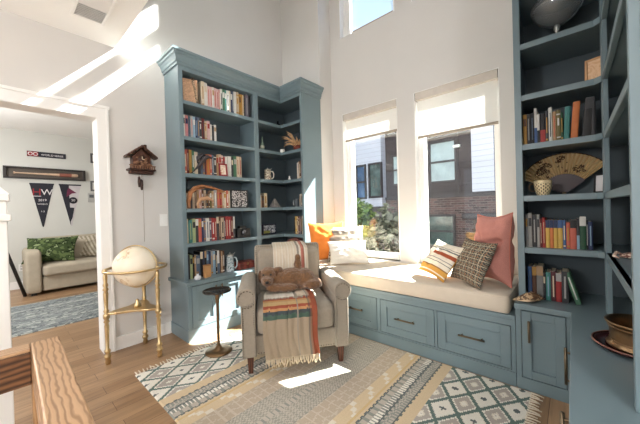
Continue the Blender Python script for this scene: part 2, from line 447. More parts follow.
# ------------------------------------------------------------------ cabinetry
def shaker(parent, name, a0, a1, z0, z1, face, axis, m=TEAL, rail=0.055, t=0.020):
    """shaker front: panel recessed inside four rails. axis 'x': spans X at y=face (faces -Y); axis 'y': spans Y at x=face (faces +X); 'yn' faces -X"""
    q = MB()
    def bx(a, b, c, d, d0, d1, bev=0.002):
        if axis == 'x': q.box(a, b, face - d1, face - d0, c, d, bev=bev, seg=1)
        elif axis == 'y': q.box(face + d0, face + d1, a, b, c, d, bev=bev, seg=1)
        else: q.box(face - d1, face - d0, a, b, c, d, bev=bev, seg=1)
    bx(a0 + rail * .8, a1 - rail * .8, z0 + rail * .8, z1 - rail * .8, 0.0, t * 0.3, 0)
    bx(a0, a0 + rail, z0, z1, 0, t); bx(a1 - rail, a1, z0, z1, 0, t)
    bx(a0 + rail, a1 - rail, z0, z0 + rail, 0, t); bx(a0 + rail, a1 - rail, z1 - rail, z1, 0, t)
    return q.build(name, m, parent)
def pull(parent, p0, p1, out, r=0.0065):
    """bar pull between two points standing off by vector out"""
    p0, p1, out = Vector(p0), Vector(p1), Vector(out)
    q = MB(); d = (p1 - p0)
    q.tube([p0 + out, p0 + d * .5 + out, p1 + out], r, n=8)
    for t in (0.12, 0.88): q.tube([p0 + d * t, p0 + d * t + out], r * 0.8, n=6)
    return q.build('handle', PULL, parent)

# -- left base cabinet
root = tag(empty('base_cabinet', (-2.9, 1.75, 0)), 'blue grey base cabinet with shaker doors under the tall left bookcase', 'cabinet')
def absq(q, name, m, parent):
    o = q.build(name, m); o.parent = parent; o.matrix_parent_inverse = Matrix.Translation(-parent.location); return o
def apart(o, parent):
    o.parent = parent; o.matrix_parent_inverse = (Matrix.Translation(parent.location) @ Matrix.Rotation(parent.rotation_euler.z, 4, 'Z')).inverted(); return o
def face_frame(parent, x0, x1, z0, z1, holes, face, axis, t=0.0185, g=0.0045):
    """flat frame round the inset fronts, leaving a fine dark gap on every side"""
    q = MB()
    def bx(a, b_, c, d):
        if b_ - a < 1e-4: return
        if axis == 'x': q.box(a, b_, face - t, face, c, d)
        else: q.box(face, face + t, a, b_, c, d)
    hs = sorted(holes); e = x0
    lo, hi = hs[0][2] - g, hs[0][3] + g
    bx(x0, x1, z0, lo); bx(x0, x1, hi, z1)
    for h in hs: bx(e, h[0] - g, lo, hi); e = h[1] + g
    bx(e, x1, lo, hi)
    return absq(q, 'face_frame', TEAL, parent)
q = MB(); q.box(XL + .001, -2.70, 1.152, 2.745, 0.0, 0.53, bev=0.003); q.box(-2.70, -2.40, 2.35, 2.745, 0.0, 0.53); absq(q, 'body', TEAL, root)
q = MB(); q.box(XL + .001, -2.682, 1.143, 2.33, 0.0, 0.115, bev=0.004); absq(q, 'plinth', TEAL, root)
for i, (a, b) in enumerate(((1.190, 1.448), (1.457, 1.735), (1.744, 2.022))):
    d = apart(shaker(None, 'door', a, b, 0.125, 0.515, -2.70, 'y'), root)
    y = b - 0.028 if i == 0 else a + 0.028
    h = pull(None, (-2.682, y, 0.36), (-2.682, y, 0.49), (0.026, 0, 0)); h.parent = d
face_frame(root, 1.152, 2.345, 0.115, 0.53, [(1.190, 1.448, .125, .515), (1.457, 1.735, .125, .515), (1.744, 2.022, .125, .515)], -2.70, 'y')
q = MB(); q.prism([(XL + .001, 1.13), (-2.655, 1.13), (-2.655, 2.315), (-2.38, 2.315), (-2.38, 2.748), (XL + .001, 2.748)], 0.53, 0.565, 'xy', bev=0.004)
tag(q.build('countertop', TEAL), 'blue grey L-shaped countertop ledge under the left bookcase shelves', 'countertop')

# -- tall left bookcase, straight bay
ZS = [0.915, 1.25, 1.588, 1.943, 2.285]
root = tag(empty('bookcase', (-2.9, 1.6, 0.565)), 'tall blue grey bookcase with open shelves on the left wall, beside the cuckoo clock', 'bookcase')
q = MB(); q.box(XL + .001, -2.775, 1.152, 1.17, 0.565, 2.62); q.box(-2.775, -2.75, 1.152, 1.193, 0.565, 2.62, bev=0.002); absq(q, 'side_panel', TEAL, root)
q = MB(); q.box(XL + .001, -2.775, 2.012, 2.028, 0.565, 2.62); q.box(-2.775, -2.75, 1.995, 2.028, 0.565, 2.62, bev=0.002); absq(q, 'side_panel', TEAL, root)
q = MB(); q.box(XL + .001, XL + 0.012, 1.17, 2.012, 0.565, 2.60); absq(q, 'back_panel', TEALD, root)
q = MB(); q.box(XL + 0.012, -2.752, 1.17, 2.012, 2.565, 2.619); absq(q, 'top_rail', TEAL, root)
for z in ZS:
    q = MB(); q.box(XL + 0.012, -2.773, 1.17, 2.012, z - 0.024, z); q.box(-2.773, -2.751, 1.193, 1.996, z - 0.036, z, bev=0.002, seg=1); absq(q, 'shelf', TEAL, root)
q = MB(); q.box(XL + .001, -2.752, 1.154, 2.0285, 2.62, 2.628); absq(q, 'top_panel', TEAL, root)
# -- corner bookcase
root = tag(empty('corner_bookcase', (-2.8, 2.5, 0.565)), 'tall blue grey L-shaped corner bookcase next to the left window', 'bookcase')
q = MB(); q.box(XL + .001, -2.775, 2.030, 2.046, 0.565, 2.62); q.box(-2.775, -2.75, 2.0285, 2.058, 0.565, 2.62, bev=0.002); absq(q, 'side_panel', TEAL, root)
q = MB(); q.box(-2.398, -2.379, 2.428, 2.748, 0.565, 2.62); q.box(-2.412, -2.379, 2.405, 2.428, 0.565, 2.62, bev=0.002); absq(q, 'side_panel', TEAL, root)
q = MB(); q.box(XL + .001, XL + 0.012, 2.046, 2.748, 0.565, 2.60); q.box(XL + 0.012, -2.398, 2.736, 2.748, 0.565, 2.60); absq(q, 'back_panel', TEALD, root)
Lp = lambda e, y0=2.046, x1=-2.398: [(XL + 0.012, y0), (-2.75 - e, y0), (-2.75 - e, 2.405 + e), (x1, 2.405 + e), (x1, 2.736), (XL + 0.012, 2.736)]
q = MB(); q.prism(Lp(0.002), 2.565, 2.62, 'xy'); absq(q, 'top_rail', TEAL, root)
for z in ZS:
    q = MB(); q.prism(Lp(0.004), z - 0.024, z, 'xy')
    q.prism([(-2.775, 2.058), (-2.751, 2.058), (-2.751, 2.406), (-2.412, 2.406), (-2.412, 2.428), (-2.775, 2.428)], z - 0.036, z - 0.0003, 'xy')
    absq(q, 'shelf', TEAL, root)
q = MB(); q.prism([(XL + .001, 2.0295), (-2.752, 2.0295), (-2.752, 2.407), (-2.381, 2.407), (-2.381, 2.748), (XL + .001, 2.748)], 2.62, 2.628, 'xy'); absq(q, 'top_panel', TEAL, root)
# -- crown moulding swept round both
def crown(name, path, prof, label):
    q = MB(); n = len(path); rows = []
    for i, p in enumerate(path):
        p = Vector(p)
        d0 = (Vector(path[i]) - Vector(path[i - 1])).normalized() if i else None
        d1 = (Vector(path[i + 1]) - Vector(path[i])).normalized() if i < n - 1 else None
        n0 = Vector((d0.y, -d0.x)) if d0 else None; n1 = Vector((d1.y, -d1.x)) if d1 else None
        if n0 is None: nn = n1
        elif n1 is None: nn = n0
        else: nn = (n0 + n1) / (1 + n0.dot(n1))
        rows.append([q.bm.verts.new((p.x + nn.x * o, p.y + nn.y * o, z)) for o, z in prof])
    m = len(prof)
    for a, b in zip(rows, rows[1:]):
        for k in range(m): q.bm.faces.new((a[k], a[(k + 1) % m], b[(k + 1) % m], b[k]))
    q.bm.faces.new(rows[0]); q.bm.faces.new(rows[-1])
    bmesh.ops.recalc_face_normals(q.bm, faces=q.bm.faces[:])
    return tag(q.build(name, TEAL), label, 'moulding')
CP = [(0.001, 2.605), (0.012, 2.605), (0.014, 2.625), (0.022, 2.632), (0.026, 2.655), (0.040, 2.68), (0.052, 2.69), (0.055, 2.705), (0.068, 2.712), (0.070, 2.732), (0.001, 2.732)]
crown('crown_molding', [(XL, 1.152), (-2.75, 1.152), (-2.75, 2.405), (-2.379, 2.405), (-2.379, 2.748)], CP, 'blue grey crown moulding running along the top of the left bookcases')
# -- window seat bench
root = tag(empty('window_seat', (-1.33, 2.6, 0)), 'long blue grey window seat with three shaker drawers under the two windows', 'bench')
q = MB(); q.box(-2.372, -0.297, 2.253, YW - 0.001, 0.0, 0.44); absq(q, 'body', TEAL, root)
q = MB(); q.box(-2.372, -0.297, 2.235, YW - 0.001, 0.44, 0.468, bev=0.003); absq(q, 'top_board', TEAL, root)
q = MB(); q.box(-2.372, -0.297, 2.236, 2.253, 0.0, 0.092, bev=0.003); q.box(-2.372, -0.297, 2.243, 2.253, 0.092, 0.098); absq(q, 'plinth', TEAL, root)
for a, b, c in ((-1.80, -1.335, -1.555), (-1.295, -0.826, -1.06), (-0.80, -0.324, -0.558), (-2.30, -1.84, -2.07)):
    d = apart(shaker(None, 'drawer', a, b, 0.112, 0.395, 2.253, 'x', rail=0.06), root)
    h = pull(None, (c - 0.085, 2.235, 0.262), (c + 0.085, 2.235, 0.262), (0, -0.03, 0), r=0.007); h.parent = d
face_frame(root, -2.372, -.297, .098, .44, [(-1.80, -1.335, .112, .395), (-1.295, -.826, .112, .395), (-.80, -.324, .112, .395), (-2.30, -1.84, .112, .395)], 2.253, 'x')
# cushion
def seat_cushion():
    root = tag(empty('seat_cushion', (-1.34, 2.6, 0.468)), 'long cream linen cushion lying on the window seat', 'cushion')
    x0, x1, y0, y1, z0, z1 = -2.36, -0.325, 2.225, 2.96, 0.468, 0.598
    q = MB(); q.box(x0, x1, y0, y1, z0, z1, bev=0.035, seg=4)
    for f in q.bm.faces: f.smooth = True
    absq(q, 'cushion_body', CREAM, root)
    for z in (z1 - 0.012, z0 + 0.012):
        p = MB(); r = 0.035; o = 0.002 - 0.012
        pts = []
        for (cx, cy, a0) in ((x1 - r, y0 + r, -90), (x1 - r, y1 - r, 0), (x0 + r, y1 - r, 90), (x0 + r, y0 + r, 180)):
            for k in range(5):
                a = math.radians(a0 + k * 22.5); pts.append((cx + (r + o) * math.cos(a), cy + (r + o) * math.sin(a), z))
        p.tube(pts, 0.005, n=6, closed=True); absq(p, 'piping', CREAM, root)
seat_cushion()

# -- right base cabinet (front facing the room) and return run
root = tag(empty('base_cabinet', (-0.14, 2.6, 0)), 'blue grey base cabinet with one shaker door right of the window seat', 'cabinet')
q = MB(); q.box(-0.294, 0.498, 2.253, YW - 0.001, 0.0, 0.53); absq(q, 'body', TEAL, root)
q = MB(); q.box(-0.294, 0.01, 2.236, 2.253, 0.0, 0.07, bev=0.003); absq(q, 'plinth', TEAL, root)
d = apart(shaker(None, 'door', -0.262, -0.045, 0.085, 0.515, 2.253, 'x', rail=0.05), root)
h = pull(None, (-0.222, 2.235, 0.325), (-0.222, 2.235, 0.46), (0, -0.028, 0), r=0.0075); h.parent = d
face_frame(root, -.294, .010, .07, .53, [(-.262, -.045, .085, .515)], 2.253, 'x')
root = tag(empty('base_cabinet', (0.25, 1.5, 0)), 'blue grey base cabinet run along the right wall under the brass pot', 'cabinet')
q = MB(); q.box(0.012, 0.498, 0.78, 2.234, 0.0, 0.53); absq(q, 'body', TEAL, root)
for a, b, y in ((1.80, 2.19, 2.13), (1.40, 1.79, 1.46)):
    d = apart(shaker(None, 'door', a, b, 0.085, 0.515, 0.012, 'yn', rail=0.05), root)
    h = pull(None, (-0.006, y, 0.165), (-0.006, y, 0.375), (-0.04, 0, 0), r=0.008); h.parent = d
q = MB(); q.prism([(-0.297, 2.20), (-0.020, 2.20), (-0.020, 0.76), (0.498, 0.76), (0.498, YW - 0.001), (-0.297, YW - 0.001)], 0.53, 0.565, 'xy', bev=0.004)
tag(q.build('countertop', TEAL), 'blue grey countertop wrapping the right corner under the brass pot', 'countertop')
# -- right bookcase facing the room
ZR = [0.915, 1.256, 1.594, 1.918, 2.252, 2.59]
YF = 2.31
root = tag(empty('bookcase', (-0.05, 2.6, 0.565)), 'tall blue grey bookcase right of the windows with open shelves', 'bookcase')
q = MB(); q.box(-0.283, -0.262, YF + .022, YW - 0.001, 0.565, 2.95); q.box(-0.283, -0.245, YF - 0.002, YF + 0.022, 0.565, 2.95, bev=0.002); absq(q, 'side_panel', TEAL, root)
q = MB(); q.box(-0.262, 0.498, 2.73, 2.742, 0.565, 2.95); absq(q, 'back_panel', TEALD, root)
q = MB(); q.box(0.132, 0.160, YF - 0.002, YF + 0.024, 0.565, 2.95, bev=0.002); absq(q, 'corner_stile', TEAL, root)
for z in ZR:
    q = MB(); q.prism([(-0.262, YF + 0.004), (0.105, YF + 0.004), (0.132, YF + 0.0241), (0.498, YF + 0.0241), (0.498, 2.73), (-0.262, 2.73)], z - 0.024, z, 'xy')
    q.prism([(-0.245, YF), (0.104, YF), (0.131, YF - 0.028), (0.131, YF + 0.0235), (-0.245, YF + 0.0225)], z - 0.036, z - 0.0003, 'xy'); absq(q, 'shelf', TEAL, root)
# -- right return bookcase
XR = 0.135
root = tag(empty('bookcase', (0.3, 1.8, 0.565)), 'blue grey bookcase along the right wall seen at a steep angle', 'bookcase')
q = MB(); q.box(XR + .02, 0.498, 1.262, 1.286, 0.565, 2.95); q.box(XR - 0.004, XR + 0.02, 1.258, 1.29, 0.565, 2.95, bev=0.002); absq(q, 'side_panel', TEAL, root)
q = MB(); q.box(0.482, 0.498, 1.286, YF + 0.02, 0.565, 2.95); absq(q, 'back_panel', TEALD, root)
q = MB(); q.box(XR, XR + 0.022, YF - 0.05, YF - 0.002, 0.565, 2.95, bev=0.002); absq(q, 'corner_stile', TEAL, root)
for z in ZR:
    q = MB(); q.box(XR + 0.002, 0.482, 1.286, YF + 0.0235, z - 0.024, z); q.box(XR, XR + 0.022, 1.29, YF - 0.05, z - 0.036, z, bev=0.002, seg=1); absq(q, 'shelf', TEAL, root)
# ------------------------------------------------------------------ books
CN = {'white': (232, 230, 224), 'cream': (228, 212, 184), 'pale pink': (226, 186, 182), 'pink': (214, 140, 142), 'green': (74, 122, 92), 'teal': (70, 142, 136),
      'navy': (38, 52, 92), 'blue': (60, 96, 150), 'light blue': (150, 182, 206), 'yellow': (216, 176, 84), 'mustard': (190, 142, 62), 'tan': (186, 150, 112),
      'charcoal': (58, 58, 62), 'grey': (142, 142, 140), 'mauve grey': (120, 108, 122), 'black': (26, 26, 28), 'red': (170, 48, 46), 'dark red': (112, 34, 36),
      'orange': (214, 122, 62), 'brown': (104, 68, 46), 'beige': (206, 184, 158), 'coral': (206, 104, 84), 'dark green': (36, 84, 56), 'olive': (122, 110, 62), 'silver grey': (176, 174, 170), 'slate blue': (92, 110, 132),
      'pale green': (176, 190, 140), 'maroon': (86, 36, 44)}
ORD = ['first', 'second', 'third', 'fourth', 'fifth', 'sixth', 'seventh', 'eighth', 'ninth', 'tenth', 'eleventh', 'twelfth', 'thirteenth', 'fourteenth', 'fifteenth', 'sixteenth', 'seventeenth', 'eighteenth', 'nineteenth', 'twentieth', 'twenty-first', 'twenty-second', 'twenty-third']
PAGES = mat('book_pages', (226, 214, 192), rough=0.95, var=0.05, scale=200)
def cover(cn): return mat('book_cover_' + cn.replace(' ', '_'), tuple(v * .88 for v in CN[cn]), rough=0.55, var=0.08, scale=30)
def book(w, h, d, cn, band, bc):
    """upright book: spine at y=0 facing -y, x 0..w, pages inset between two boards"""
    q = MB(); t = 0.0022
    q.box(0, t, 0.003, d, 0, h); q.box(w - t, w, 0.003, d, 0, h)
    q.prism([(0, 0.003), (w * 0.18, 0.0006), (w * 0.5, 0), (w * 0.82, 0.0006), (w, 0.003), (w - t, 0.005), (t, 0.005)], 0, h, 'xy')
    q.mi = 1; q.box(t, w - t, 0.005, d - 0.005, 0.003, h - 0.004)
    q.mi = 2
    def bd(a, b, i=0.14): q.prism([(w * i, 0.0003), (w * .5, -0.0006), (w * (1 - i), 0.0003), (w * (1 - i), 0.003), (w * i, 0.003)], h * a, h * b, 'xy')
    if band == 1: bd(0.62, 0.86)
    elif band == 2: bd(0.3, 0.8, 0.32); bd(0.06, 0.12)
    elif band == 3: bd(0.1, 0.14, 0.02); bd(0.84, 0.88, 0.02); bd(0.5, 0.74, 0.3)
    elif band == 4: bd(0.0, 0.45, 0.0)
    elif band == 5: bd(0.72, 1.0, 0.0)
    elif band == 6: bd(0.15, 0.85, 0.36)
    return q.build('book', [cover(cn), PAGES, cover(bc)])
def row(specs, a0, a1, z, place, where, group, d=0.17, hmul=1.0, lean=None):
    """specs: (colour, relative width, height m, band kind, band colour)"""
    tot = sum(s[1] for s in specs); gap = 0.0006; k = (a1 - a0) / tot; a = a0
    for i, s in enumerate(specs):
        w_ = s[1] * k - gap
        dd = d * random.uniform(0.88, 1.0)
        o = book(w_, s[2] * hmul, dd, s[0], s[3] if len(s) > 3 else random.choice((1, 2, 3, 6)), s[4] if len(s) > 4 else random.choice(('cream', 'white', 'charcoal', 'mustard')))
        place(o, a, z, random.uniform(0.0, 0.008))
        if lean and i in lean:
            o.rotation_euler[1] = lean[i][0]; o.location.x += lean[i][1]; o.location.z += lean[i][2]
        tag(o, ('%s book %s' % (s[0], where)) if len(specs) == 1 else '%s book, %s from left %s' % (s[0], ORD[i], where), 'book', group)
        a += s[1] * k
def left_place(x=-2.79):
    def f(o, a, z, j): o.rotation_euler = (0, 0, PI / 2); o.location = (x - j, a, z)
    return f
def right_place(y=2.35):
    def f(o, a, z, j): o.rotation_euler = (0, 0, 0); o.location = (a, y + j, z)
    return f
LB = 'of straight left bookcase'
row([('cream', 1.3, .255, 2, 'tan'), ('white', 1.3, .25), ('pale pink', 1.0, .225, 6, 'coral'), ('pale pink', 1.0, .225, 6, 'coral'), ('white', .8, .23), ('pale pink', 1.2, .23, 6, 'coral'), ('pale pink', .9, .225, 6, 'red'), ('pink', .7, .225), ('white', 1, .24), ('green', 1.2, .245, 1, 'white'), ('teal', .7, .24, 1, 'white'),
     ('white', 1.2, .245), ('cream', .8, .25), ('navy', .8, .255, 1, 'white'), ('slate blue', .7, .26, 6, 'white'), ('white', 1.2, .26), ('beige', 1.4, .265), ('mustard', 1.0, .25, 1, 'brown'), ('mustard', .7, .25), ('cream', .6, .25), ('charcoal', 1.0, .25), ('mauve grey', 1.5, .27, 6, 'silver grey'), ('charcoal', 1.1, .26)],
    1.395, 1.985, ZS[4], left_place(), 'on top shelf ' + LB, 'books on the top shelf of the straight left bookcase')
row([('white', .8, .215), ('pink', 1.2, .215, 1, 'navy'), ('slate blue', .8, .21), ('silver grey', 1.0, .22, 6, 'pink'), ('light blue', .9, .215, 1, 'white'), ('navy', .8, .215, 6, 'light blue'), ('slate blue', .9, .22), ('charcoal', 1.0, .215), ('dark red', 1.1, .22, 6, 'charcoal'), ('beige', 1.1, .20), ('pale pink', 1.2, .205, 1, 'red'), ('white', .9, .175), ('charcoal', .8, .165), ('white', 1.1, .18, 1, 'tan')],
    1.205, 1.548, ZS[3], left_place(), 'on second shelf down ' + LB, 'books on the second shelf of the straight left bookcase')
row([('coral', 1, .235), ('dark red', .9, .24, 6, 'beige'), ('mustard', 1, .24), ('green', 1, .235, 2, 'white'), ('cream', 1.3, .225), ('charcoal', 1, .20), ('slate blue', .9, .21), ('mauve grey', .8, .21), ('dark red', .8, .205), ('orange', 1.4, .215), ('coral', .9, .215), ('slate blue', .8, .215), ('charcoal', 1.2, .225), ('tan', 1, .225, 1, 'red'), ('beige', 1.2, .235, 1, 'red'), ('pale pink', .8, .225), ('red', .9, .21), ('white', 1.1, .22)],
    1.205, 1.668, ZS[2], left_place(), 'on third shelf down ' + LB, 'books on the third shelf of the straight left bookcase')
row([('white', 1.2, .225), ('charcoal', .8, .22), ('green', 1.1, .235, 1, 'silver grey'), ('cream', 1, .235, 6, 'red'), ('beige', 1, .235, 6, 'red')],
    1.672, 1.845, ZS[2], left_place(), 'of right hand cluster on third shelf ' + LB, 'books on the right of the third shelf')
row([('cream', 1.1, .15), ('brown', .9, .17), ('charcoal', .8, .185), ('beige', 1, .19), ('brown', .8, .19, 6, 'cream'), ('tan', 1, .18), ('pale pink', 1, .19), ('brown', 1, .185), ('beige', .9, .185, 6, 'brown'), ('charcoal', .8, .185), ('brown', .8, .18), ('olive', .8, .18), ('tan', 1, .18), ('silver grey', 1.4, .19, 6, 'white'), ('coral', 1.3, .20), ('red', 1, .20), ('tan', .9, .185), ('cream', 1.2, .18), ('coral', .9, .19), ('beige', .9, .185)],
    1.205, 1.685, ZS[1], left_place(), 'on fourth shelf down ' + LB, 'books on the fourth shelf of the straight left bookcase')
row([('cream', .8, .235), ('teal', 1.3, .225, 6, 'pale green'), ('pale green', 1.2, .235, 1, 'charcoal'), ('charcoal', 1, .23, 5, 'white'), ('coral', 1.2, .235), ('navy', .8, .24, 1, 'white'), ('mauve grey', .8, .235), ('white', 1.4, .235, 6, 'slate blue'), ('mauve grey', .9, .23), ('red', 1.1, .235, 2, 'white'), ('red', .8, .23, 6, 'cream'), ('charcoal', .9, .245, 5, 'cream'), ('brown', 1.0, .235, 6, 'beige'), ('beige', 1.2, .235), ('maroon', .8, .235), ('red', 1.2, .245, 6, 'cream'), ('red', 1.0, .24, 6, 'white'), ('dark red', 1.1, .245, 2, 'beige'), ('white', .7, .24, 4, 'charcoal')],
    1.205, 1.735, ZS[0], left_place(), 'on fifth shelf down ' + LB, 'books on the fifth shelf of the straight left bookcase')
row([('charcoal', 1, .235), ('pale green', 1.1, .23, 1, 'charcoal'), ('black', .7, .24), ('tan', .8, .225), ('slate blue', 1.6, .22, 1, 'silver grey'), ('black', 1, .25, 5, 'cream'), ('navy', .9, .25), ('black', .8, .255, 5, 'tan'), ('slate blue', 1, .25, 1, 'light blue'), ('navy', .8, .245), ('silver grey', 1, .245), ('light blue', 1.1, .24), ('black', .7, .24), ('white', 1, .24, 4, 'slate blue'), ('brown', .8, .235), ('tan', .8, .225), ('brown', .9, .23)],
    1.205, 1.60, 0.5655, left_place(), 'of the row on ledge ' + LB, 'books on the ledge of the straight left bookcase')
RB = 'of right bookcase'
row([('mustard', 1.2, .205, 1, 'brown'), ('charcoal', 1.1, .205, 6, 'silver grey'), ('black', 1.1, .205, 6, 'slate blue'), ('white', .9, .235, 4, 'blue'), ('white', .8, .19, 4, 'black'), ('black', 1.6, .19, 4, 'red'), ('charcoal', .9, .20), ('white', 1.1, .22, 6, 'charcoal'), ('tan', 1.1, .19, 6, 'coral'), ('olive', 1.2, .195), ('dark green', .7, .175), ('teal', 1.5, .205, 0, 'teal'), ('orange', 1.9, .225, 0, 'tan')],
    -0.243, 0.022, ZR[2], right_place(), 'on upper book shelf ' + RB, 'books on the upper book shelf of the right bookcase', lean={11: (0.05, 0.0, 0.001), 12: (0.07, .006, 0.001)})
row([('black', 2.2, .235, 5, 'charcoal'), ('charcoal', 1.2, .20)], 0.046, 0.108, ZR[2], right_place(), 'of the dark pair on upper shelf ' + RB, 'books on the upper book shelf of the right bookcase', lean={0: (0.09, 0.0, 0.001)})
row([('grey', .9, .22), ('silver grey', 1.5, .225), ('charcoal', 1.6, .215, 6, 'silver grey'), ('silver grey', 1.0, .215), ('dark red', .8, .19, 6, 'cream'), ('red', 1.1, .195, 6, 'beige'), ('yellow', 1.4, .18, 5, 'navy'), ('orange', 1.2, .18, 5, 'navy'), ('yellow', 1.3, .18, 5, 'navy'), ('yellow', 1.6, .18, 5, 'blue'), ('blue', 1.0, .18), ('coral', 1.3, .165), ('coral', 1.9, .18, 5, 'black'), ('charcoal', .9, .19, 4, 'light blue'), ('dark green', 1.9, .20, 5, 'white'), ('black', .6, .18), ('navy', 1.3, .17, 6, 'light blue')],
    -0.243, 0.086, ZR[0], right_place(), 'on lower book shelf ' + RB, 'books on the lower book shelf of the right bookcase')
row([('blue', 1.2, .215, 6, 'slate blue'), ('brown', 1.3, .215, 5, 'mustard'), ('grey', 1.9, .22, 5, 'tan'), ('charcoal', .7, .18), ('teal', 1.4, .185, 6, 'light blue'), ('maroon', 1.4, .195), ('red', 1.5, .185, 5, 'silver grey'), ('charcoal', 1.8, .20, 6, 'silver grey')],
    -0.238, -0.03, 0.5655, right_place(2.375), 'standing on counter ' + RB, 'books on the counter of the right bookcase')
row([('green', 1, .20, 6, 'white')], 0.004, 0.030, 0.5655, right_place(2.37), 'leaning at an angle on the counter ' + RB, None, lean={0: (-0.27, 0.0, 0.0002)})
# corner bookcase, left leg (spines face +X) and right leg (spines face -Y)
row([('beige', 1, .15), ('brown', 1.1, .14), ('cream', 1.6, .175)], 2.085, 2.20, ZS[1], left_place(-2.80), 'on middle shelf of corner bookcase, left side', 'books on the corner bookcase')
row([('coral', 1, .155)], 2.075, 2.10, ZS[0], left_place(-2.80), 'beside the landscape box in corner bookcase', None)
row([('white', 1, .20), ('beige', 1, .21, 6, 'brown'), ('brown', 1.1, .22), ('coral', 1, .215, 6, 'beige'), ('beige', 1.0, .22)], -2.525, -2.416, ZS[2], right_place(2.44), 'on third shelf of corner bookcase, right side', 'books on the corner bookcase')
row([('silver grey', 1, .15), ('beige', 1.2, .155), ('white', .9, .15)], -2.50, -2.416, ZS[1], right_place(2.44), 'on middle shelf of corner bookcase, right side', 'books on the corner bookcase')
row([('black', .7, .20), ('yellow', 1.4, .215), ('beige', .8, .21), ('maroon', 1, .215), ('mauve grey', 1, .215), ('black', .8, .22), ('cream', 1.2, .225), ('dark green', .8, .2)], -2.60, -2.416, ZS[0], right_place(2.44), 'above the mantel clock in corner bookcase', 'books on the corner bookcase')

# ------------------------------------------------------------------ ornaments, left
def frame(name, loc, rz, w_, h, b, d, mf, label, cat, tilt=0.0, art=None, parts=None):
    root = tag(empty(name, loc, rz), label, cat)
    tl = Matrix.Rotation(-tilt, 4, 'X')
    q = MB()
    for a in ((-w_ / 2, -w_ / 2 + b, 0, h), (w_ / 2 - b, w_ / 2, 0, h), (-w_ / 2 + b, w_ / 2 - b, 0, b), (-w_ / 2 + b, w_ / 2 - b, h - b, h)):
        q.box(a[0], a[1], -d, 0, a[2], a[3], bev=0.0015, seg=1, M=tl)
    q.build('frame', mf, root)
    q = MB(); q.box(-w_ / 2 + b, w_ / 2 - b, -d * 0.5, -0.001, b, h - b, M=tl); q.build('picture', art, root)
    return root
def swirl(name, c1, c2, scale):
    m, nt, b = nodes(name)
    tc = nt.nodes.new('ShaderNodeTexCoord'); v = nt.nodes.new('ShaderNodeTexNoise'); v.inputs['Scale'].default_value = scale; v.inputs['Distortion'].default_value = 2.5; v.inputs['Detail'].default_value = 3
    nt.links.new(tc.outputs['Object'], v.inputs['Vector'])
    r = nt.nodes.new('ShaderNodeValToRGB'); r.color_ramp.elements[0].color = rgb(c1); r.color_ramp.elements[0].position = .47; r.color_ramp.elements[1].color = rgb(c2); r.color_ramp.elements[1].position = .55
    nt.links.new(v.outputs['Fac'], r.inputs['Fac']); nt.links.new(r.outputs['Color'], b.inputs['Base Color']); b.inputs['Roughness'].default_value = 0.5
    return m
# woven scale-patterned strap frame leaning at the left of the top shelf
q = MB()
pts = [(-2.80, 1.335, ZS[4] + .004), (-2.815, 1.315, ZS[4] + .08), (-2.83, 1.28, ZS[4] + .17), (-2.84, 1.245, ZS[4] + .235)]
root = tag(empty('woven_tray', (-2.82, 1.27, ZS[4])), 'brown woven tray leaning at the left end of the top shelf', 'tray')
q = MB(); q.box(-0.09, 0.09, -0.006, 0.006, 0.0, 0.245, bev=0.004); o = q.build('panel', mat('woven_tan', (196, 158, 128), rough=.8, var=.25, scale=60), root); o.rotation_euler = (0.0, 0.0, PI / 2 - 0.35)
q = MB(); q.tube([(0.085, -0.008, 0.006), (0.07, -0.008, 0.12), (0.045, -0.008, 0.25)], 0.012, n=8); q.tube([(-0.085, -0.008, 0.006), (-0.085, -0.008, 0.24)], 0.01, n=8)
o = q.build('rim', swirl('scale_pattern', (74, 52, 40), (196, 172, 140), 70), root); o.rotation_euler = (0.0, 0.0, PI / 2 - 0.35)
# dark bird ornament on the third shelf
root = tag(empty('bird_ornament', (-2.762, 1.37, ZS[2])), 'dark carved bird ornament with long neck in front of the third shelf books', 'ornament')
q = MB(); D = mat('dark_bronze', (52, 46, 50), rough=.45, var=.25, scale=50)
q.tube([(0, -.11, .006), (0, -.08, .04), (0, -.05, .07), (0, 0, .13), (0, .02, .165), (0, .06, .185), (0, .10, .175)], [.004, .006, .012, .022, .024, .018, .006], n=8); q.build('body', D, root)
q = MB(); q.tube([(0, .04, .19), (-.004, .0, .20), (-.006, -.04, .165), (-.006, -.05, .11)], [.006, .016, .02, .004], n=8); q.build('wing', D, root)
q = MB(); q.tube([(0, -.02, .08), (.008, -.03, .03), (.008, -.03, 0.002)], .004, n=6); q.tube([(0, -.05, .075), (-.006, -.08, .03), (-.004, -.12, 0.003)], .004, n=6); q.build('leg', D, root)
frame('picture_frame', (-2.773, 1.60, ZS[2]), PI / 2, 0.095, 0.135, 0.016, 0.012, mat('red_frame', (138, 34, 40), rough=.4), 'small red picture frame leaning in front of the third shelf books', 'picture frame', tilt=0.10, art=swirl('cream_print', (232, 222, 206), (190, 150, 120), 22))
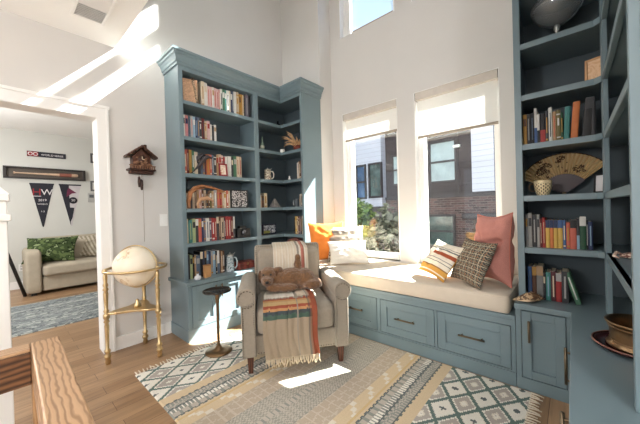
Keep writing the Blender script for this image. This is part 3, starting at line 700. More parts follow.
# driftwood antler arch on the fourth shelf
root = tag(empty('driftwood', (-2.775, 1.36, ZS[1])), 'brown curved driftwood branch arching over the fourth shelf books', 'driftwood')
DW = mat('driftwood_brown', (150, 100, 64), rough=.8, var=.3, scale=40)
q = MB(); q.tube([(0, -.13, .003), (0, -.135, .07), (0, -.12, .15), (-.004, -.07, .205), (-.006, .0, .225), (-.006, .1, .215), (-.004, .2, .19), (0, .27, .165)], [.016, .020, .02, .016, .015, .014, .010, .003], n=8); q.build('branch', DW, root)
q = MB(); q.tube([(.012, -.12, .08), (.015, -.11, .15), (.012, -.06, .19), (.01, .02, .20)], [.008, .012, .01, .003], n=7); q.build('twig', DW, root)
root = tag(empty('carved_hook', (-2.772, 1.36, ZS[1])), 'pale curved wooden duck bill ornament in front of the fourth shelf books', 'ornament')
q = MB(); q.tube([(0, -.04, .003), (0, -.045, .05), (0, -.02, .09), (0, .05, .105), (0, .10, .085), (0, .125, .06)], [.014, .012, .02, .022, .012, .003], n=8); q.build('body', mat('pale_wood', (196, 152, 116), rough=.6, var=.15), root)
frame('picture_frame', (-2.80, 1.805, ZS[1]), PI / 2, 0.215, 0.20, 0.010, 0.014, BLACK, 'black framed black and white print at the right of the fourth shelf', 'picture frame', tilt=0.05, art=swirl('ink_print', (46, 44, 46), (196, 192, 190), 26))
# black camera on the fifth shelf
root = tag(empty('camera_ornament', (-2.81, 1.845, ZS[0])), 'black old camera standing at the right of the fifth shelf', 'camera')
q = MB(); q.box(-.07, .02, -.085, .085, 0, .105, bev=.006); q.box(-.05, 0, -.04, .04, .105, .13, bev=.004); q.build('body', BLACK, root)
q = MB(); q.lathe([(.034, 0), (.034, .02), (.026, .022), (.026, .032), (0, .033)], n=20, M=Matrix.Translation((.02, 0, .055)) @ Matrix.Rotation(PI / 2, 4, 'Y')); q.build('lens', mat('lens_grey', (92, 92, 94), rough=.25, metal=.6), root)
# ledge ornaments
root = tag(empty('ink_bottle', (-2.725, 1.27, .565)), 'small white glass jar standing in front of the ledge books', 'jar')
q = MB(); q.lathe([(.0, 0), (.028, 0), (.034, .012), (.03, .03), (.012, .038), (.011, .052), (.014, .056), (0, .056)]); q.build('jar_body', mat('milk_glass', (222, 222, 226), rough=.2), root)
q = MB(); q.lathe([(0, .056), (.012, .056), (.012, .074), (0, .076)], n=14); q.build('stopper', mat('cork', (140, 120, 100), rough=.9), root)
root = tag(empty('block', (-2.735, 1.37, .565), .1), 'small tan wooden block box in front of the ledge books', 'box')
q = MB(); q.box(-.02, .02, -.033, .033, 0, .115, bev=.003); q.build('box_body', mat('tan_box', (186, 140, 92), rough=.6, var=.15), root)
q = MB(); q.box(-.021, .021, -.034, .034, .115, .125, bev=.002); q.build('lid', mat('tan_box_lid', (150, 106, 70), rough=.6, var=.15), root)
def mug(loc, r, h, rz, mb, mh, label, lid=True, name='beer_mug'):
    root = tag(empty(name, loc, rz), label, 'mug')
    q = MB(); q.lathe([(0, 0), (r * 1.12, 0), (r * 1.15, h * .05), (r, h * .12), (r * .98, h * .5), (r * .92, h * .93), (r * .97, h), (r * .86, h), (r * .84, h * .15), (0, h * .13)], n=24, closed=False); q.build('mug_body', mb, root)
    q = MB(); q.tube([(r * .9, 0, h * .88), (r * 1.5, 0, h * .86), (r * 1.8, 0, h * .62), (r * 1.72, 0, h * .32), (r * 1.35, 0, h * .16), (r * .95, 0, h * .17)], r * .16, n=8); q.build('handle', mh, root)
    if lid:
        q = MB(); q.lathe([(r * .95, h), (r, h * 1.02), (r * .7, h * 1.1), (r * .2, h * 1.16), (r * .15, h * 1.24), (0, h * 1.26)], n=20); q.tube([(r * .3, 0, h * 1.1), (r * 1.0, 0, h * 1.1), (r * 1.3, 0, h * 1.22)], r * .08, n=6); q.build('lid', mat('pewter', (180, 178, 172), rough=.3, metal=.9), root)
    return root
STEIN = swirl('stein_relief', (224, 212, 192), (120, 96, 80), 40)
mug((-2.80, 1.665, .565), .042, .165, PI / 2 - .3, swirl('etched_glass', (190, 198, 200), (96, 108, 112), 45), mat('glass_handle', (186, 196, 198), rough=.15), 'tall glass beer stein with lid at right end of ledge books')
root = tag(empty('keepsake_box', (-2.83, 1.86, .565), PI / 2), 'low reddish brown keepsake box lying on the left bookcase ledge', 'box')
MAH = wood('mahogany', (88, 34, 28), (134, 62, 50), axis=(2, 10, 10))
q = MB(); q.box(-.115, .115, -.075, .075, 0, .06, bev=.004); q.build('box_body', MAH, root)
q = MB(); q.box(-.118, .118, -.078, .078, .061, .078, bev=.005); q.build('lid', MAH, root)
q = MB(); q.box(-.012, .012, -.081, -.075, .045, .07, bev=.001); q.build('clasp', BRASSD, root)
# corner bookcase ornaments
root = tag(empty('dark_bottle', (-2.92, 2.50, ZS[4])), 'small dark glass bottle on the top shelf of the corner bookcase', 'bottle')
q = MB(); q.lathe([(0, 0), (.03, 0), (.032, .06), (.012, .085), (.012, .11), (0, .11)]); q.build('bottle_body', mat('dark_glass', (24, 26, 30), rough=.15), root)
q = MB(); q.lathe([(.033, .02), (.0335, .02), (.0335, .045), (.033, .045)], closed=False); q.build('bottle_label', mat('grey_label', (130, 134, 138), rough=.6), root)
root = tag(empty('green_bottle', (-2.84, 2.175, ZS[3])), 'slim pale green bottle on the second shelf of the corner bookcase', 'bottle')
q = MB(); q.lathe([(0, 0), (.022, 0), (.024, .01), (.024, .08), (.010, .115), (.009, .17), (.011, .175), (0, .175)]); q.build('bottle_body', mat('green_glass', (128, 146, 130), rough=.15), root)
q = MB(); q.lathe([(.0245, .03), (.025, .03), (.025, .065), (.0245, .065)], closed=False); q.build('bottle_label', mat('pale_label', (206, 206, 186), rough=.6), root)
root = tag(empty('candle_cube', (-2.775, 2.44, ZS[3]), .5), 'small white cube dice candle on the second shelf of the corner bookcase', 'candle')
q = MB(); q.box(-.024, .024, -.024, .024, 0, .05, bev=.008, seg=3); q.build('wax', mat('white_wax', (236, 234, 228), rough=.4), root)
q = MB(); q.tube([(0, 0, .05), (.001, 0, .06)], .002, n=5); q.build('wick', BLACK, root)
# spiky dried protea / air plant in a red bowl
root = tag(empty('dried_plant', (-2.55, 2.49, ZS[3])), 'spiky tan air plant hanging over the second shelf of the corner bookcase', 'plant')
q = MB(); q.lathe([(0, 0), (.03, 0), (.05, .03), (.055, .06), (.048, .065), (.04, .03), (0, .02)]); q.build('pot', mat('rust_pot', (126, 62, 50), rough=.6, var=.25), root)
LV = mat('dried_leaf', (198, 160, 120), rough=.8, var=.3, scale=30)
rr = random.Random(5)
for k in range(38):
    a = -PI / 2 + rr.uniform(-2.4, 2.4) if k < 30 else rr.uniform(0, 2 * PI)
    el = rr.uniform(.2, 1.35); Lh = rr.uniform(.17, .27)
    dx, dy = math.cos(a), math.sin(a)
    if dy > 0: Lh *= .7
    if dx > .2: Lh *= .55
    pts = []
    for j in range(6):
        t = j / 5; hh = .06 + Lh * (math.sin(el) * t * 1.5 - .62 * t * t); rad = .02 + Lh * math.cos(el * .8) * t
        pts.append((dx * rad, dy * rad * .8, min(.285, max(hh, .004))))
    q = MB(); q.tube(pts, [.009, .010, .009, .007, .005, .001], n=5); q.build('leaf', LV, root)
mug((-2.83, 2.235, ZS[2]), .042, .125, .9, STEIN, mat('stein_cream', (226, 218, 204), rough=.3), 'cream and brown ceramic stein on the third shelf of the corner bookcase')
root = tag(empty('figurine', (-2.68, 2.46, ZS[2])), 'tiny white figurine on the third shelf of the corner bookcase', 'figurine')
q = MB(); q.lathe([(0, 0), (.02, 0), (.018, .02), (.008, .035), (.011, .045), (.006, .056), (0, .058)], n=12); q.build('figure', mat('porcelain', (222, 220, 214), rough=.25), root)
root = tag(empty('pyramid_ornament', (-2.83, 2.335, ZS[1])), 'small grey stepped pyramid ornament beside the middle shelf books of the corner bookcase', 'ornament')
q = MB()
for k in range(6): q.box(-.045 + k * .007, .045 - k * .007, -.055 + k * .0085, .055 - k * .0085, k * .018, (k + 1) * .018, bev=.002, seg=1)
q.build('steps', mat('grey_stone', (142, 136, 132), rough=.8, var=.25, scale=40), root)
mug((-2.60, 2.50, ZS[1]), .036, .10, PI, mat('smoky_glass', (84, 92, 98), rough=.1), mat('glass_rim', (170, 176, 178), rough=.12), 'smoky glass cup with a round handle on the middle shelf of the corner bookcase', lid=False, name='glass_cup')
root = tag(empty('landscape_box', (-2.83, 2.245, ZS[0]), PI / 2), 'dark box printed with a snowy landscape in the corner bookcase', 'box')
q = MB(); q.box(-.105, .105, 0, .06, 0, .13, bev=.003); q.build('box_body', mat('dark_navy_box', (34, 38, 56), rough=.5), root)
q = MB(); q.box(-.095, .085, -.002, 0.001, .018, .115); q.build('printed_panel', swirl('snow_print', (72, 78, 92), (196, 200, 208), 28), root)
q = MB(); q.box(-.095, .0, -.003, 0, .018, .05); q.build('meadow_panel', mat('meadow', (126, 128, 62), rough=.6, var=.3, scale=60), root)
# arched mantel clock on the counter, corner
root = tag(empty('mantel_clock', (-2.545, 2.40, .565), .5), 'arched brown wooden mantel clock with a cream dial behind the armchair', 'clock')
arch = [(-.12, 0), (.12, 0), (.12, .188)] + [(.12 * math.cos(a), .188 + .12 * math.sin(a)) for a in [k * PI / 12 for k in range(1, 12)]] + [(-.12, .188)]
CLKW = wood('clock_mahogany', (70, 30, 24), (116, 58, 44), axis=(8, 8, 2))
q = MB(); q.prism(arch, -.05, .06, 'xz', bev=.006); q.build('case', CLKW, root)
q = MB(); q.lathe([(0, 0), (.076, 0), (.076, .004), (0, .006)], n=32, M=Matrix.Translation((-.02, -.052, .20)) @ Matrix.Rotation(PI / 2, 4, 'X')); q.build('dial', mat('cream_dial', (232, 218, 196), rough=.4), root)
q = MB(); q.tube([(-.02 + .078 * math.cos(a), -.055, .20 + .078 * math.sin(a)) for a in [k * PI / 14 for k in range(28)]], .006, n=6, closed=True); q.build('bezel', BRASSD, root)
q = MB(); q.box(-.023, -.017, -.062, -.057, .20, .25); q.box(-.02, .02, -.062, -.057, .197, .203); q.build('hands', BLACK, root)

# ------------------------------------------------------------------ ornaments, right
root = tag(empty('glass_trophy', (-.06, 2.47, ZR[4])), 'large smoky glass bowl on a stem on top right bookcase shelf', 'bowl')
SG = clear_glass('smoky_clear_glass', (.94, .97, .97))
q = MB(); q.lathe([(0, 0), (.055, 0), (.05, .008), (.016, .016), (.013, .05), (.016, .10), (.022, .115), (0, .118)], n=24); q.build('stem', mat('pewter_stem', (176, 178, 174), rough=.25, metal=.7), root)
q = MB(); q.lathe([(0, .118), (.05, .13), (.10, .165), (.135, .22), (.14, .27), (.133, .27), (.127, .222), (.094, .172), (.045, .138), (0, .126)], n=32, closed=False); q.build('bowl', SG, root)
frame('framed_card', (.108, 2.41, ZR[3]), -.3, .085, .155, .012, .010, mat('pale_wood_frame', (206, 160, 116), rough=.5), 'pale peach framed card at the right end of a high shelf', 'picture frame', tilt=.08, art=swirl('peach_card', (226, 188, 150), (214, 170, 130), 18))
# painted folding fan
def fan():
    root = tag(empty('folding_fan', (-.045, 2.64, ZR[1])), 'open painted folding fan with dark ribs leaning on the right bookcase shelf', 'fan')
    n = 22; R0, R1 = .13, .282; a0, a1 = math.radians(153), math.radians(40)
    base = Vector((0, 0, .012))
    def P(r, t, k): a = a0 + (a1 - a0) * t; return (r * math.cos(a), -.012 * (k % 2) - .02 - r * .0, base.z + r * math.sin(a) * .98)
    rr = random.Random(3)
    bl = [(.27 + rr.gauss(0, .06), .5 + rr.gauss(0, .16), rr.uniform(.018, .045)) for _ in range(16)] + [(.55 + rr.gauss(0, .03), rr.uniform(.1, .9), rr.uniform(.015, .035)) for _ in range(10)] + [(.80 + rr.gauss(0, .06), .35 + rr.gauss(0, .14), rr.uniform(.012, .03)) for _ in range(14)]
    base_c = rgb((222, 196, 150)); dark = rgb((92, 66, 50)); fold = rgb((196, 164, 116))
    def pos(u, v):
        k = u * n; f = k - math.floor(k); tri = abs(f - .5) * 2
        a = a0 + (a1 - a0) * u; r = R0 + (R1 - R0) * v
        return (r * math.cos(a), -.016 - .010 * tri, base.z + r * math.sin(a))
    def colf(u, v):
        for (x, y, s) in bl:
            if ((u - x) * 2.2) ** 2 + (v - y) ** 2 < (s * 2.4) ** 2 and noise.noise((u * 60, v * 30, 1)) > -.15: return dark
        if v > .965: return rgb((70, 50, 40))
        k = u * n; return base_c if (k - math.floor(k)) < .5 else fold
    grid('fan_leaf', n * 6, 26, pos, colf, attr_mat('painted_paper', bump=.05), root, smooth=False, thick=.0015)
    DR = mat('dark_lacquer_rib', (58, 30, 32), rough=.4)
    for k in range(n + 1):
        a = a0 + (a1 - a0) * k / n; d = Vector((math.cos(a), 0, math.sin(a))); s = Vector((-d.z, 0, d.x))
        y = -.022 - .0004 * k; q = MB()
        A = base + d * .004 + Vector((0, y, 0)); B = base + d * (R0 + .006) + Vector((0, y, 0))
        vs = [q.bm.verts.new(p + Vector((0, t, 0))) for t in (0, .0018) for p in (A - s * .004, A + s * .004, B + s * .0075, B - s * .0075)]
        for f in ((0, 1, 2, 3), (7, 6, 5, 4), (0, 4, 5, 1), (1, 5, 6, 2), (2, 6, 7, 3), (3, 7, 4, 0)): q.bm.faces.new([vs[i] for i in f])
        bmesh.ops.recalc_face_normals(q.bm, faces=q.bm.faces[:])
        q.build('rib', DR, root)
    q = MB(); q.lathe([(0, 0), (.012, 0), (.012, .012), (0, .013)], n=12, M=Matrix.Translation(base + Vector((0, -.022, 0))) @ Matrix.Rotation(PI / 2, 4, 'X')); q.build('pivot', BRASSD, root)
fan()
def chk():
    root = tag(empty('patterned_cup', (-.148, 2.40, ZR[1])), 'cream cup with black chequer pattern beside the folding fan', 'cup')
    c1, c2 = rgb((226, 208, 168)), rgb((70, 60, 48))
    def pos(u, v):
        r = (.030 + .017 * v + .006 * math.sin(v * PI)); a = 2 * PI * u
        return (r * math.cos(a), r * math.sin(a), v * .098)
    def colf(u, v):
        if v > .82: return c1
        return c2 if (int(u * 24) + int(v * 9)) % 2 and abs((u * 24) % 1 - .5) < .36 else c1
    grid('cup_body', 96, 27, pos, colf, attr_mat('cup_glaze', rough=.3, bump=.0), root, thick=.003)
    q = MB(); q.lathe([(0, .002), (.031, .002), (.031, .006), (0, .006)], n=20); q.build('cup_base', mat('cup_cream', (222, 204, 164), rough=.4), root)
    q = MB(); q.tube([(-.045, 0, .08), (-.068, 0, .078), (-.075, 0, .055), (-.062, 0, .032), (-.042, 0, .03)], .005, n=7); q.build('handle', mat('cup_handle_dark', (96, 78, 54), rough=.4), root)
chk()
frame('picture_frame', (.122, 2.40, ZR[1]), -.7, .06, .115, .010, .010, BLACK, 'small black picture frame at the right end of the fan shelf', 'picture frame', tilt=.06, art=mat('white_photo', (214, 212, 214), rough=.3))
# shell on the counter corner
root = tag(empty('conch_shell', (-.232, 2.27, .565), .5), 'brown and cream conch shell lying on the corner of the right countertop', 'shell')
SHL = swirl('shell_pattern', (92, 66, 46), (196, 168, 132), 30)
q = MB(); q.tube([(-.085, 0, .012), (-.05, -.002, .02), (-.01, 0, .03), (.03, 0, .034), (.06, 0, .030), (.08, 0, .026), (.098, .0, .024)], [.004, .014, .026, .032, .022, .011, .002], n=14); q.build('shell_body', SHL, root)
q = MB(); q.tube([(-.06, -.018, .014), (-.01, -.03, .016), (.03, -.03, .02)], [.002, .009, .003], n=8); q.build('shell_lip', mat('shell_cream', (222, 196, 164), rough=.35), root)
for k in range(5):
    q = MB(); a = .4 + k * .45; q.tube([(.03 + k * .009, .02 * math.cos(a), .05 - k * .004), (.034 + k * .010, .030 * math.cos(a), .068 - k * .005)], [.007, .001], n=6); q.build('spike', SHL, root)
# brass pot on a round lacquer tray
PX, PY = 0.205, 1.80
root = tag(empty('round_tray', (PX, PY, .565)), 'round dark red lacquer tray under the brass pot', 'tray')
q = MB(); q.lathe([(0, .004), (.115, .004), (.118, 0), (.142, .006), (.152, .018), (.150, .022), (.138, .014), (.118, .010), (0, .010)], n=48, closed=False); q.build('tray_body', mat('red_lacquer', (52, 24, 25), rough=.2, var=.15), root)
q = MB(); q.tube([(.151 * math.cos(2 * PI * k / 48), .151 * math.sin(2 * PI * k / 48), .0215) for k in range(48)], .003, n=6, closed=True); q.build('rim', mat('worn_edge', (150, 106, 92), rough=.3, metal=.5), root)
root = tag(empty('brass_pot', (PX + .004, PY, .575)), 'round antique brass pot with wide rim standing on the lacquer tray', 'pot')
q = MB(); q.lathe([(0, 0), (.108, 0), (.110, .008), (.099, .018), (.098, .03), (.099, .06), (.101, .088), (.110, .096), (.114, .104), (.112, .109), (.104, .106), (.096, .09), (.094, .06), (.092, .02), (0, .015)], n=48, closed=False); q.build('pot_body', BRASSD, root)
for zz, rr_ in ((.024, .099), (.085, .102)):
    q = MB(); q.tube([(rr_ * math.cos(2 * PI * k / 40), rr_ * math.sin(2 * PI * k / 40), zz) for k in range(40)], .0035, n=6, closed=True); q.build('band', BRASSD, root)
# carved ornament on the return shelf, white bird higher up
root = tag(empty('carved_ornament', (.235, 2.02, ZR[0])), 'small carved brown and cream ornament on the right wall shelf above the pot', 'ornament')
q = MB(); q.tube([(-.06, .06, .014), (-.02, .03, .02), (.02, -.01, .024), (.05, -.05, .016)], [.01, .018, .02, .008], n=9); q.build('body', swirl('carved_bone', (120, 72, 60), (232, 214, 196), 34), root)
q = MB(); q.tube([(-.055, .06, .02), (-.075, .05, .03), (-.085, .03, .014), (-.07, .0, .008)], [.006, .008, .007, .003], n=7); q.build('tail', swirl('carved_bone_pale', (196, 160, 140), (236, 224, 208), 34), root)
root = tag(empty('white_bird', (.205, 1.88, ZR[3])), 'small white porcelain bird on a high shelf of the right wall', 'figurine')
q = MB(); q.ball((0, 0, .035), .03, (1, 1.5, 1)); q.ball((0, -.045, .062), .018); q.build('bird_body', mat('porcelain_white', (226, 226, 224), rough=.3), root)
q = MB(); q.tube([(0, -.06, .062), (0, -.075, .058)], [.004, .001], n=6); q.build('beak', mat('bird_beak', (190, 150, 90), rough=.5), root)
# ------------------------------------------------------------------ rug: flat-woven kilim, pattern woven row by row
RX0, RX1, RY0, RY1, RZ = -2.475, -0.215, 0.655, 2.226, 0.007
WV = dict(cream=rgb((222, 214, 200)), white=rgb((232, 228, 218)), green=rgb((104, 122, 116)), dark=rgb((104, 110, 110)), grey=rgb((178, 170, 162)), sand=rgb((212, 192, 160)), gold=rgb((208, 182, 138)), stone=rgb((188, 180, 168)), slate=rgb((146, 148, 142)), taupe=rgb((186, 172, 154)), lite=rgb((200, 188, 172)), mid=rgb((158, 156, 146)))
def diamonds(x, y, xo, yo, right):
    u = (x - xo) / .168; v = (y - yo) / .242
    # two interleaved lattices: white centres at integers, grey centres at half steps
    def d(u, v): return abs(u - round(u)) + abs(v - round(v))
    dw = d(u, v); dg = d(u + .5, v + .5)
    if abs(dw - .5) < (.08 if right else .065): return WV['green']
    if dw < .5:
        if right:
            au, av = abs(u - round(u)) * .168, abs(v - round(v)) * .242
            if (au < .006 and av < .020) or (av < .008 and au < .017): return WV['dark']
        elif dw < .085: return WV['dark']
        if .40 < dw < .445: return WV['cream'] if right else WV['green'] if v - round(v) > 0 and not right and dw > .43 else WV['cream']
        return WV['white']
    if dg < .10: return WV['white'] if not (right and dg < .03) else WV['grey']
    if dg < .16 and right: return WV['cream']
    if dg > .36: return WV['white']
    return WV['grey']
def rug_col(u, v):
    x = RX0 + (RX1 - RX0) * u; y = RY0 + (RY1 - RY0) * v
    jx = x + .0015 * math.sin(y * 140)
    if x < -2.005: return diamonds(x, y, -2.428, 1.148, False)
    if x > -.690: return diamonds(x, y, -.598, 1.963, True)
    t = abs(jx + 1.345)          # distance from the middle stripe, the weave is symmetric
    row = int(y / .012)
    if t > .585: return WV['sand']
    if t > .575: return WV['dark']
    if t > .545: return WV['stone'] if row % 2 else WV['slate']
    if t > .52: return WV['slate'] if (int(y / .02) + int(t / .01)) % 2 else WV['stone']
    if t > .505: return WV['dark']
    if t > .47: return WV['white'] if row % 2 else WV['slate']
    if t > .425: return WV['slate'] if (int(y / .018)) % 3 == 0 else WV['stone']
    if t > .415: return WV['dark']
    if t > .395: return WV['sand']
    if t > .38: return WV['gold']
    if t > .30: return WV['sand'] if (int(y / .04) + int(t / .03)) % 5 else WV['cream']
    if t > .155:
        a = (y * 16) % 1; b = (t * 16 + .25 * (int(y * 16) % 2)) % 1
        return WV['lite'] if (abs(a - .5) < .07 or abs(b - .5) < .07) else WV['taupe']
    if t > .150: return WV['slate']
    if t > .02: return WV['mid'] if (int(y / .012) + int(t / .012)) % 2 else WV['stone']
    return WV['stone'] if row % 3 else WV['slate']
root = tag(empty('kilim_rug', (-1.345, 1.44, 0)), 'large cream kilim rug with diamond ends and grey stripes on the oak floor', 'rug')
RUGM = attr_mat('kilim_weave', rough=.95, bump=.5, bscale=320)
rw, rh = RX1 - RX0, RY1 - RY0
def rpos(u, v):
    edge = u <= 0 or u >= 1 or v <= 0 or v >= 1
    return (-rw / 2 + rw * u, -rh / 2 + rh * v, (0.0005 if edge else RZ))
grid('weave', 280, 200, rpos, rug_col, RUGM, root, smooth=False)
q = MB(); rr = random.Random(11)
for k in range(64):
    y = -rh / 2 + rh * (k + .5) / 64
    for sx in (-1, 1):
        L = rr.uniform(.04, .065); yy = rr.uniform(-.012, .012)
        q.tube([(sx * rw / 2 - sx * .005, y, .006), (sx * (rw / 2 + L * .5), y + yy * .4, .007), (sx * (rw / 2 + L), y + yy, .0035)], [.0055, .0042, .003], n=5)
o = q.build('fringe', mat('cotton_fringe', (224, 214, 196), rough=.95), root); o['kind'] = 'stuff'

# ------------------------------------------------------------------ armchair
CHL = (-1.588, 1.487, RZ + .001)
LINEN = mat('natural_linen', (154, 144, 130), rough=.95, var=.06, scale=60, bump=.35, bscale=420, spec=.1, sheen=.2)
NAIL = mat('nailhead', (92, 78, 62), rough=.35, metal=.8)
LEGW = wood('walnut_leg', (58, 32, 22), (98, 58, 40), axis=(9, 9, 1.5))
chair = tag(empty('armchair', CHL, math.radians(53.1)), 'beige linen rolled-arm armchair with nailhead trim on the kilim rug', 'armchair')
def smoothed(o, lv=0):
    return o
q = MB(); q.box(-.335, .335, .0, .62, .13, .275, bev=.012); q.build('seat_base', LINEN, chair)
def cushion_block(name, x0, x1, y0, y1, z0, z1, r, m, parent, cz=.0, cf=.0):
    q = MB(); N = 12
    q.box(x0, x1, y0, y1, z0, z1); bmesh.ops.subdivide_edges(q.bm, edges=q.bm.edges[:], cuts=N, use_grid_fill=True)
    c = Vector(((x0 + x1) / 2, (y0 + y1) / 2, (z0 + z1) / 2)); h = Vector(((x1 - x0) / 2, (y1 - y0) / 2, (z1 - z0) / 2))
    for v in q.bm.verts:
        d = v.co - c; cl = Vector([max(-h[i] + r, min(h[i] - r, d[i])) for i in range(3)]); e = d - cl
        if e.length > 1e-6: d = cl + e.normalized() * r
        u, w_, t = d.x / h.x, d.y / h.y, d.z / h.z
        d.z += cz * (1 - u * u) * (1 - w_ * w_) * (1 if t > 0 else 0)
        if w_ < 0: d.y -= cf * (1 - u * u * .6) * (1 - t * t)
        d += Vector((0, 0, 1)) * .004 * noise.noise(v.co * 9) * (t > 0)
        v.co = c + d
    return q.build(name, m, parent, smooth=True)
cushion_block('seat_cushion', -.295, .295, -.035, .50, .278, .475, .05, LINEN, chair, cz=.03, cf=.03)
# arms: front profile (x outward, z) extruded back
for s in (-1, 1):
    prof = [(s * .30, .13), (s * .30, .56)]
    cx, cz, R = .362, .565, .073
    for k in range(0, 15):
        a = math.radians(150 - k * 22); prof.append((s * (cx + R * math.cos(a)), cz + R * math.sin(a)))
    prof += [(s * .405, .50), (s * .40, .13)]
    q = MB(); q.prism(prof, -.03, .59, 'xz', bev=.01)
    for f in q.bm.faces: f.smooth = abs(f.normal.y) < .9
    arm = q.build('arm', LINEN, chair)
    # welt roll and nail row on the arm front
    q = MB(); pts = [(s * .305, -.033, .14), (s * .305, -.033, .53)] + [(s * (cx + .062 * math.cos(math.radians(160 - k * 22))), -.033, cz + .062 * math.sin(math.radians(160 - k * 22))) for k in range(15)] + [(s * .398, -.033, .50), (s * .394, -.033, .14)]
    q.tube(pts, .005, n=6); q.build('welt', LINEN, arm)
    q = MB()
    P = [Vector(p) for p in pts]; acc = 0
    for a, b in zip(P, P[1:]):
        L = (b - a).length; t = 0
        while t < L:
            c = a + (b - a) * (t / L); n = Vector((s * .35 - c.x, 0, .4 - c.z)); n = n.normalized() * .009 if n.length else n
            if acc % 1 == 0: q.ball((c.x + n.x, -.031, c.z + n.z), .0045, (1, .6, 1), u=8, v=5)
            t += .019
    o = q.build('nailheads', NAIL, arm); o['kind'] = 'stuff'
# back: tilted slab with rounded top
Mb = Matrix.Translation((0, .53, .275)) @ Matrix.Rotation(math.radians(-9), 4, 'X')
q = MB(); q.box(-.315, .315, 0, .125, 0, .61, bev=.03, seg=4, M=Mb)
for f in q.bm.faces: f.smooth = True
bk = q.build('backrest', LINEN, chair)
q = MB(); rowp = []
for k in range(30): rowp.append((-.297, .012 + k * .0195)); rowp.append((.297, .012 + k * .0195))
for k in range(31): rowp.append((-.29 + k * .0193, .592))
for x, z in rowp:
    p = Mb @ Vector((x, -.001, z)); q.ball(p, .0048, (1, .6, 1), u=8, v=5)
o = q.build('nailheads', NAIL, bk); o['kind'] = 'stuff'
q = MB()
for k in range(34): q.ball((-.325 + k * .0197, -.001, .145), .0046, (1, .6, 1), u=8, v=5)
o = q.build('nailheads', NAIL, chair); o['kind'] = 'stuff'
cushion_block('back_cushion', -.28, .28, .445, .545, .47, .85, .045, LINEN, chair, cf=.02)
for sx, y in ((-1, .02), (1, .02), (-1, .60), (1, .60)):
    q = MB(); x = sx * .345
    q.prism([(x - .024, y - .024), (x + .024, y - .024), (x + .024, y + .024), (x - .024, y + .024)], 0, .13, 'xy')
    for v in q.bm.verts:
        if v.co.z < .01: v.co.x = x + (v.co.x - x) * .68 ; v.co.y = y + (v.co.y - y) * .68
    q.build('leg', LEGW, chair)
# throw: over the back, across the seat, hanging down in front
CM = chair.matrix_basis
path = [(.768, .72), (.765, .83), (.745, .872), (.68, .887), (.615, .884), (.55, .874), (.48, .870), (.425, .85), (.402, .79), (.390, .70), (.380, .60), (.37, .53), (.33, .512), (.25, .514), (.12, .516), (.0, .510), (-.055, .487), (-.081, .44), (-.088, .36), (-.083, .25), (-.080, .13)]
PL = [0]
for a, b in zip(path, path[1:]): PL.append(PL[-1] + math.hypot(b[0] - a[0], b[1] - a[1]))
def along(t):
    s = t * PL[-1]
    for i in range(len(PL) - 1):
        if s <= PL[i + 1] + 1e-9:
            k = (s - PL[i]) / (PL[i + 1] - PL[i]); return (path[i][0] + (path[i + 1][0] - path[i][0]) * k, path[i][1] + (path[i + 1][1] - path[i][1]) * k)
    return path[-1]
def th_pos(u, v):
    y, z = along(v)
    sh = min(1, max(0, (v - .38) / .3)); sh = sh * sh * (3 - 2 * sh)
    x0 = -.145 + (-.245 + .145) * sh; x1 = .165 + (.150 - .165) * sh
    x = x0 + (x1 - x0) * u
    n = .010 * noise.noise((u * 5, v * 7, 3.3)) + .006 * noise.noise((u * 13, v * 9, 1.1))
    hang = max(0, (v - .72) / .28)
    n += hang * .012 * math.sin(u * 19 + 1.5 * math.sin(v * 9))
    amp = .9 if .40 < v < .72 else 1
    n = abs(n)
    if v < .3: n *= .45
    if v < .15: return (x, y, z + n * .4)
    if v < .45: return (x, y - n, z + n * .3)
    if v < .7: return (x + .006 * math.sin(v * 40), y, z + n * 1.2)
    return (x + hang * .01 * math.sin(v * 20), y - n * 1.0, z)
TC = dict(cream=rgb((208, 194, 174)), tan=rgb((160, 144, 124)), white=rgb((216, 210, 198)), red=rgb((150, 80, 62)), orange=rgb((184, 138, 96)), gold=rgb((180, 152, 110)), navy=rgb((70, 76, 80)), green=rgb((78, 98, 86)), pink=rgb((192, 124, 110)), grey=rgb((146, 136, 124)), rust=rgb((146, 82, 60)))
def th_col(u, v):
    w = noise.noise((u * 40, v * 6, 0)) * .004
    if v < .44:
        if .80 < u < .87: return TC['pink']
        if .68 < u < .74: return TC['grey']
        if .87 < u < .89: return TC['rust']
        return TC['cream'] if (int(u * 60) % 5) else TC['white']
    vv = v + w
    right = u > .83
    S = .685
    if vv < S: c = TC['white'] if u < .6 else (TC['grey'] if u < .66 else TC['cream'])
    elif vv < S + .012: c = TC['grey']
    elif vv < S + .026: c = TC['red']
    elif vv < S + .046: c = TC['orange']
    elif vv < S + .074: c = TC['gold']
    elif vv < S + .090: c = TC['red']
    elif vv < S + .102: c = TC['orange']
    elif vv < S + .118: c = TC['navy']
    elif vv < S + .140: c = TC['green']
    else: c = TC['tan']
    if .62 < u < .645 and vv > .5: return TC['grey']
    if right:
        if u > .90: return TC['rust'] if (int(v * 90) % 7) else TC['red']
        k = .55; g = TC['rust'] if u > .87 else TC['navy']
        return tuple(c[i] * (1 - k) + g[i] * k for i in range(4))
    return c
root = tag(empty('throw_blanket', CHL, math.radians(53.1)), 'striped woven throw blanket draped over the back and seat of the armchair', 'blanket')
grid('cloth', 90, 170, th_pos, th_col, attr_mat('throw_weave', rough=.95, bump=.6, bscale=300, var=.1), root, thick=.004)
q = MB(); rr = random.Random(4)
for k in range(46):
    u = (k + .5) / 46; p = Vector(th_pos(u, 1.0)); L = rr.uniform(.04, .062)
    q.tube([p + Vector((0, 0, .004)), p + Vector((rr.uniform(-.005, .005), -.004, -L * .5)), p + Vector((rr.uniform(-.012, .012), rr.uniform(-.012, .004), -L))], [.004, .0034, .0022], n=5)
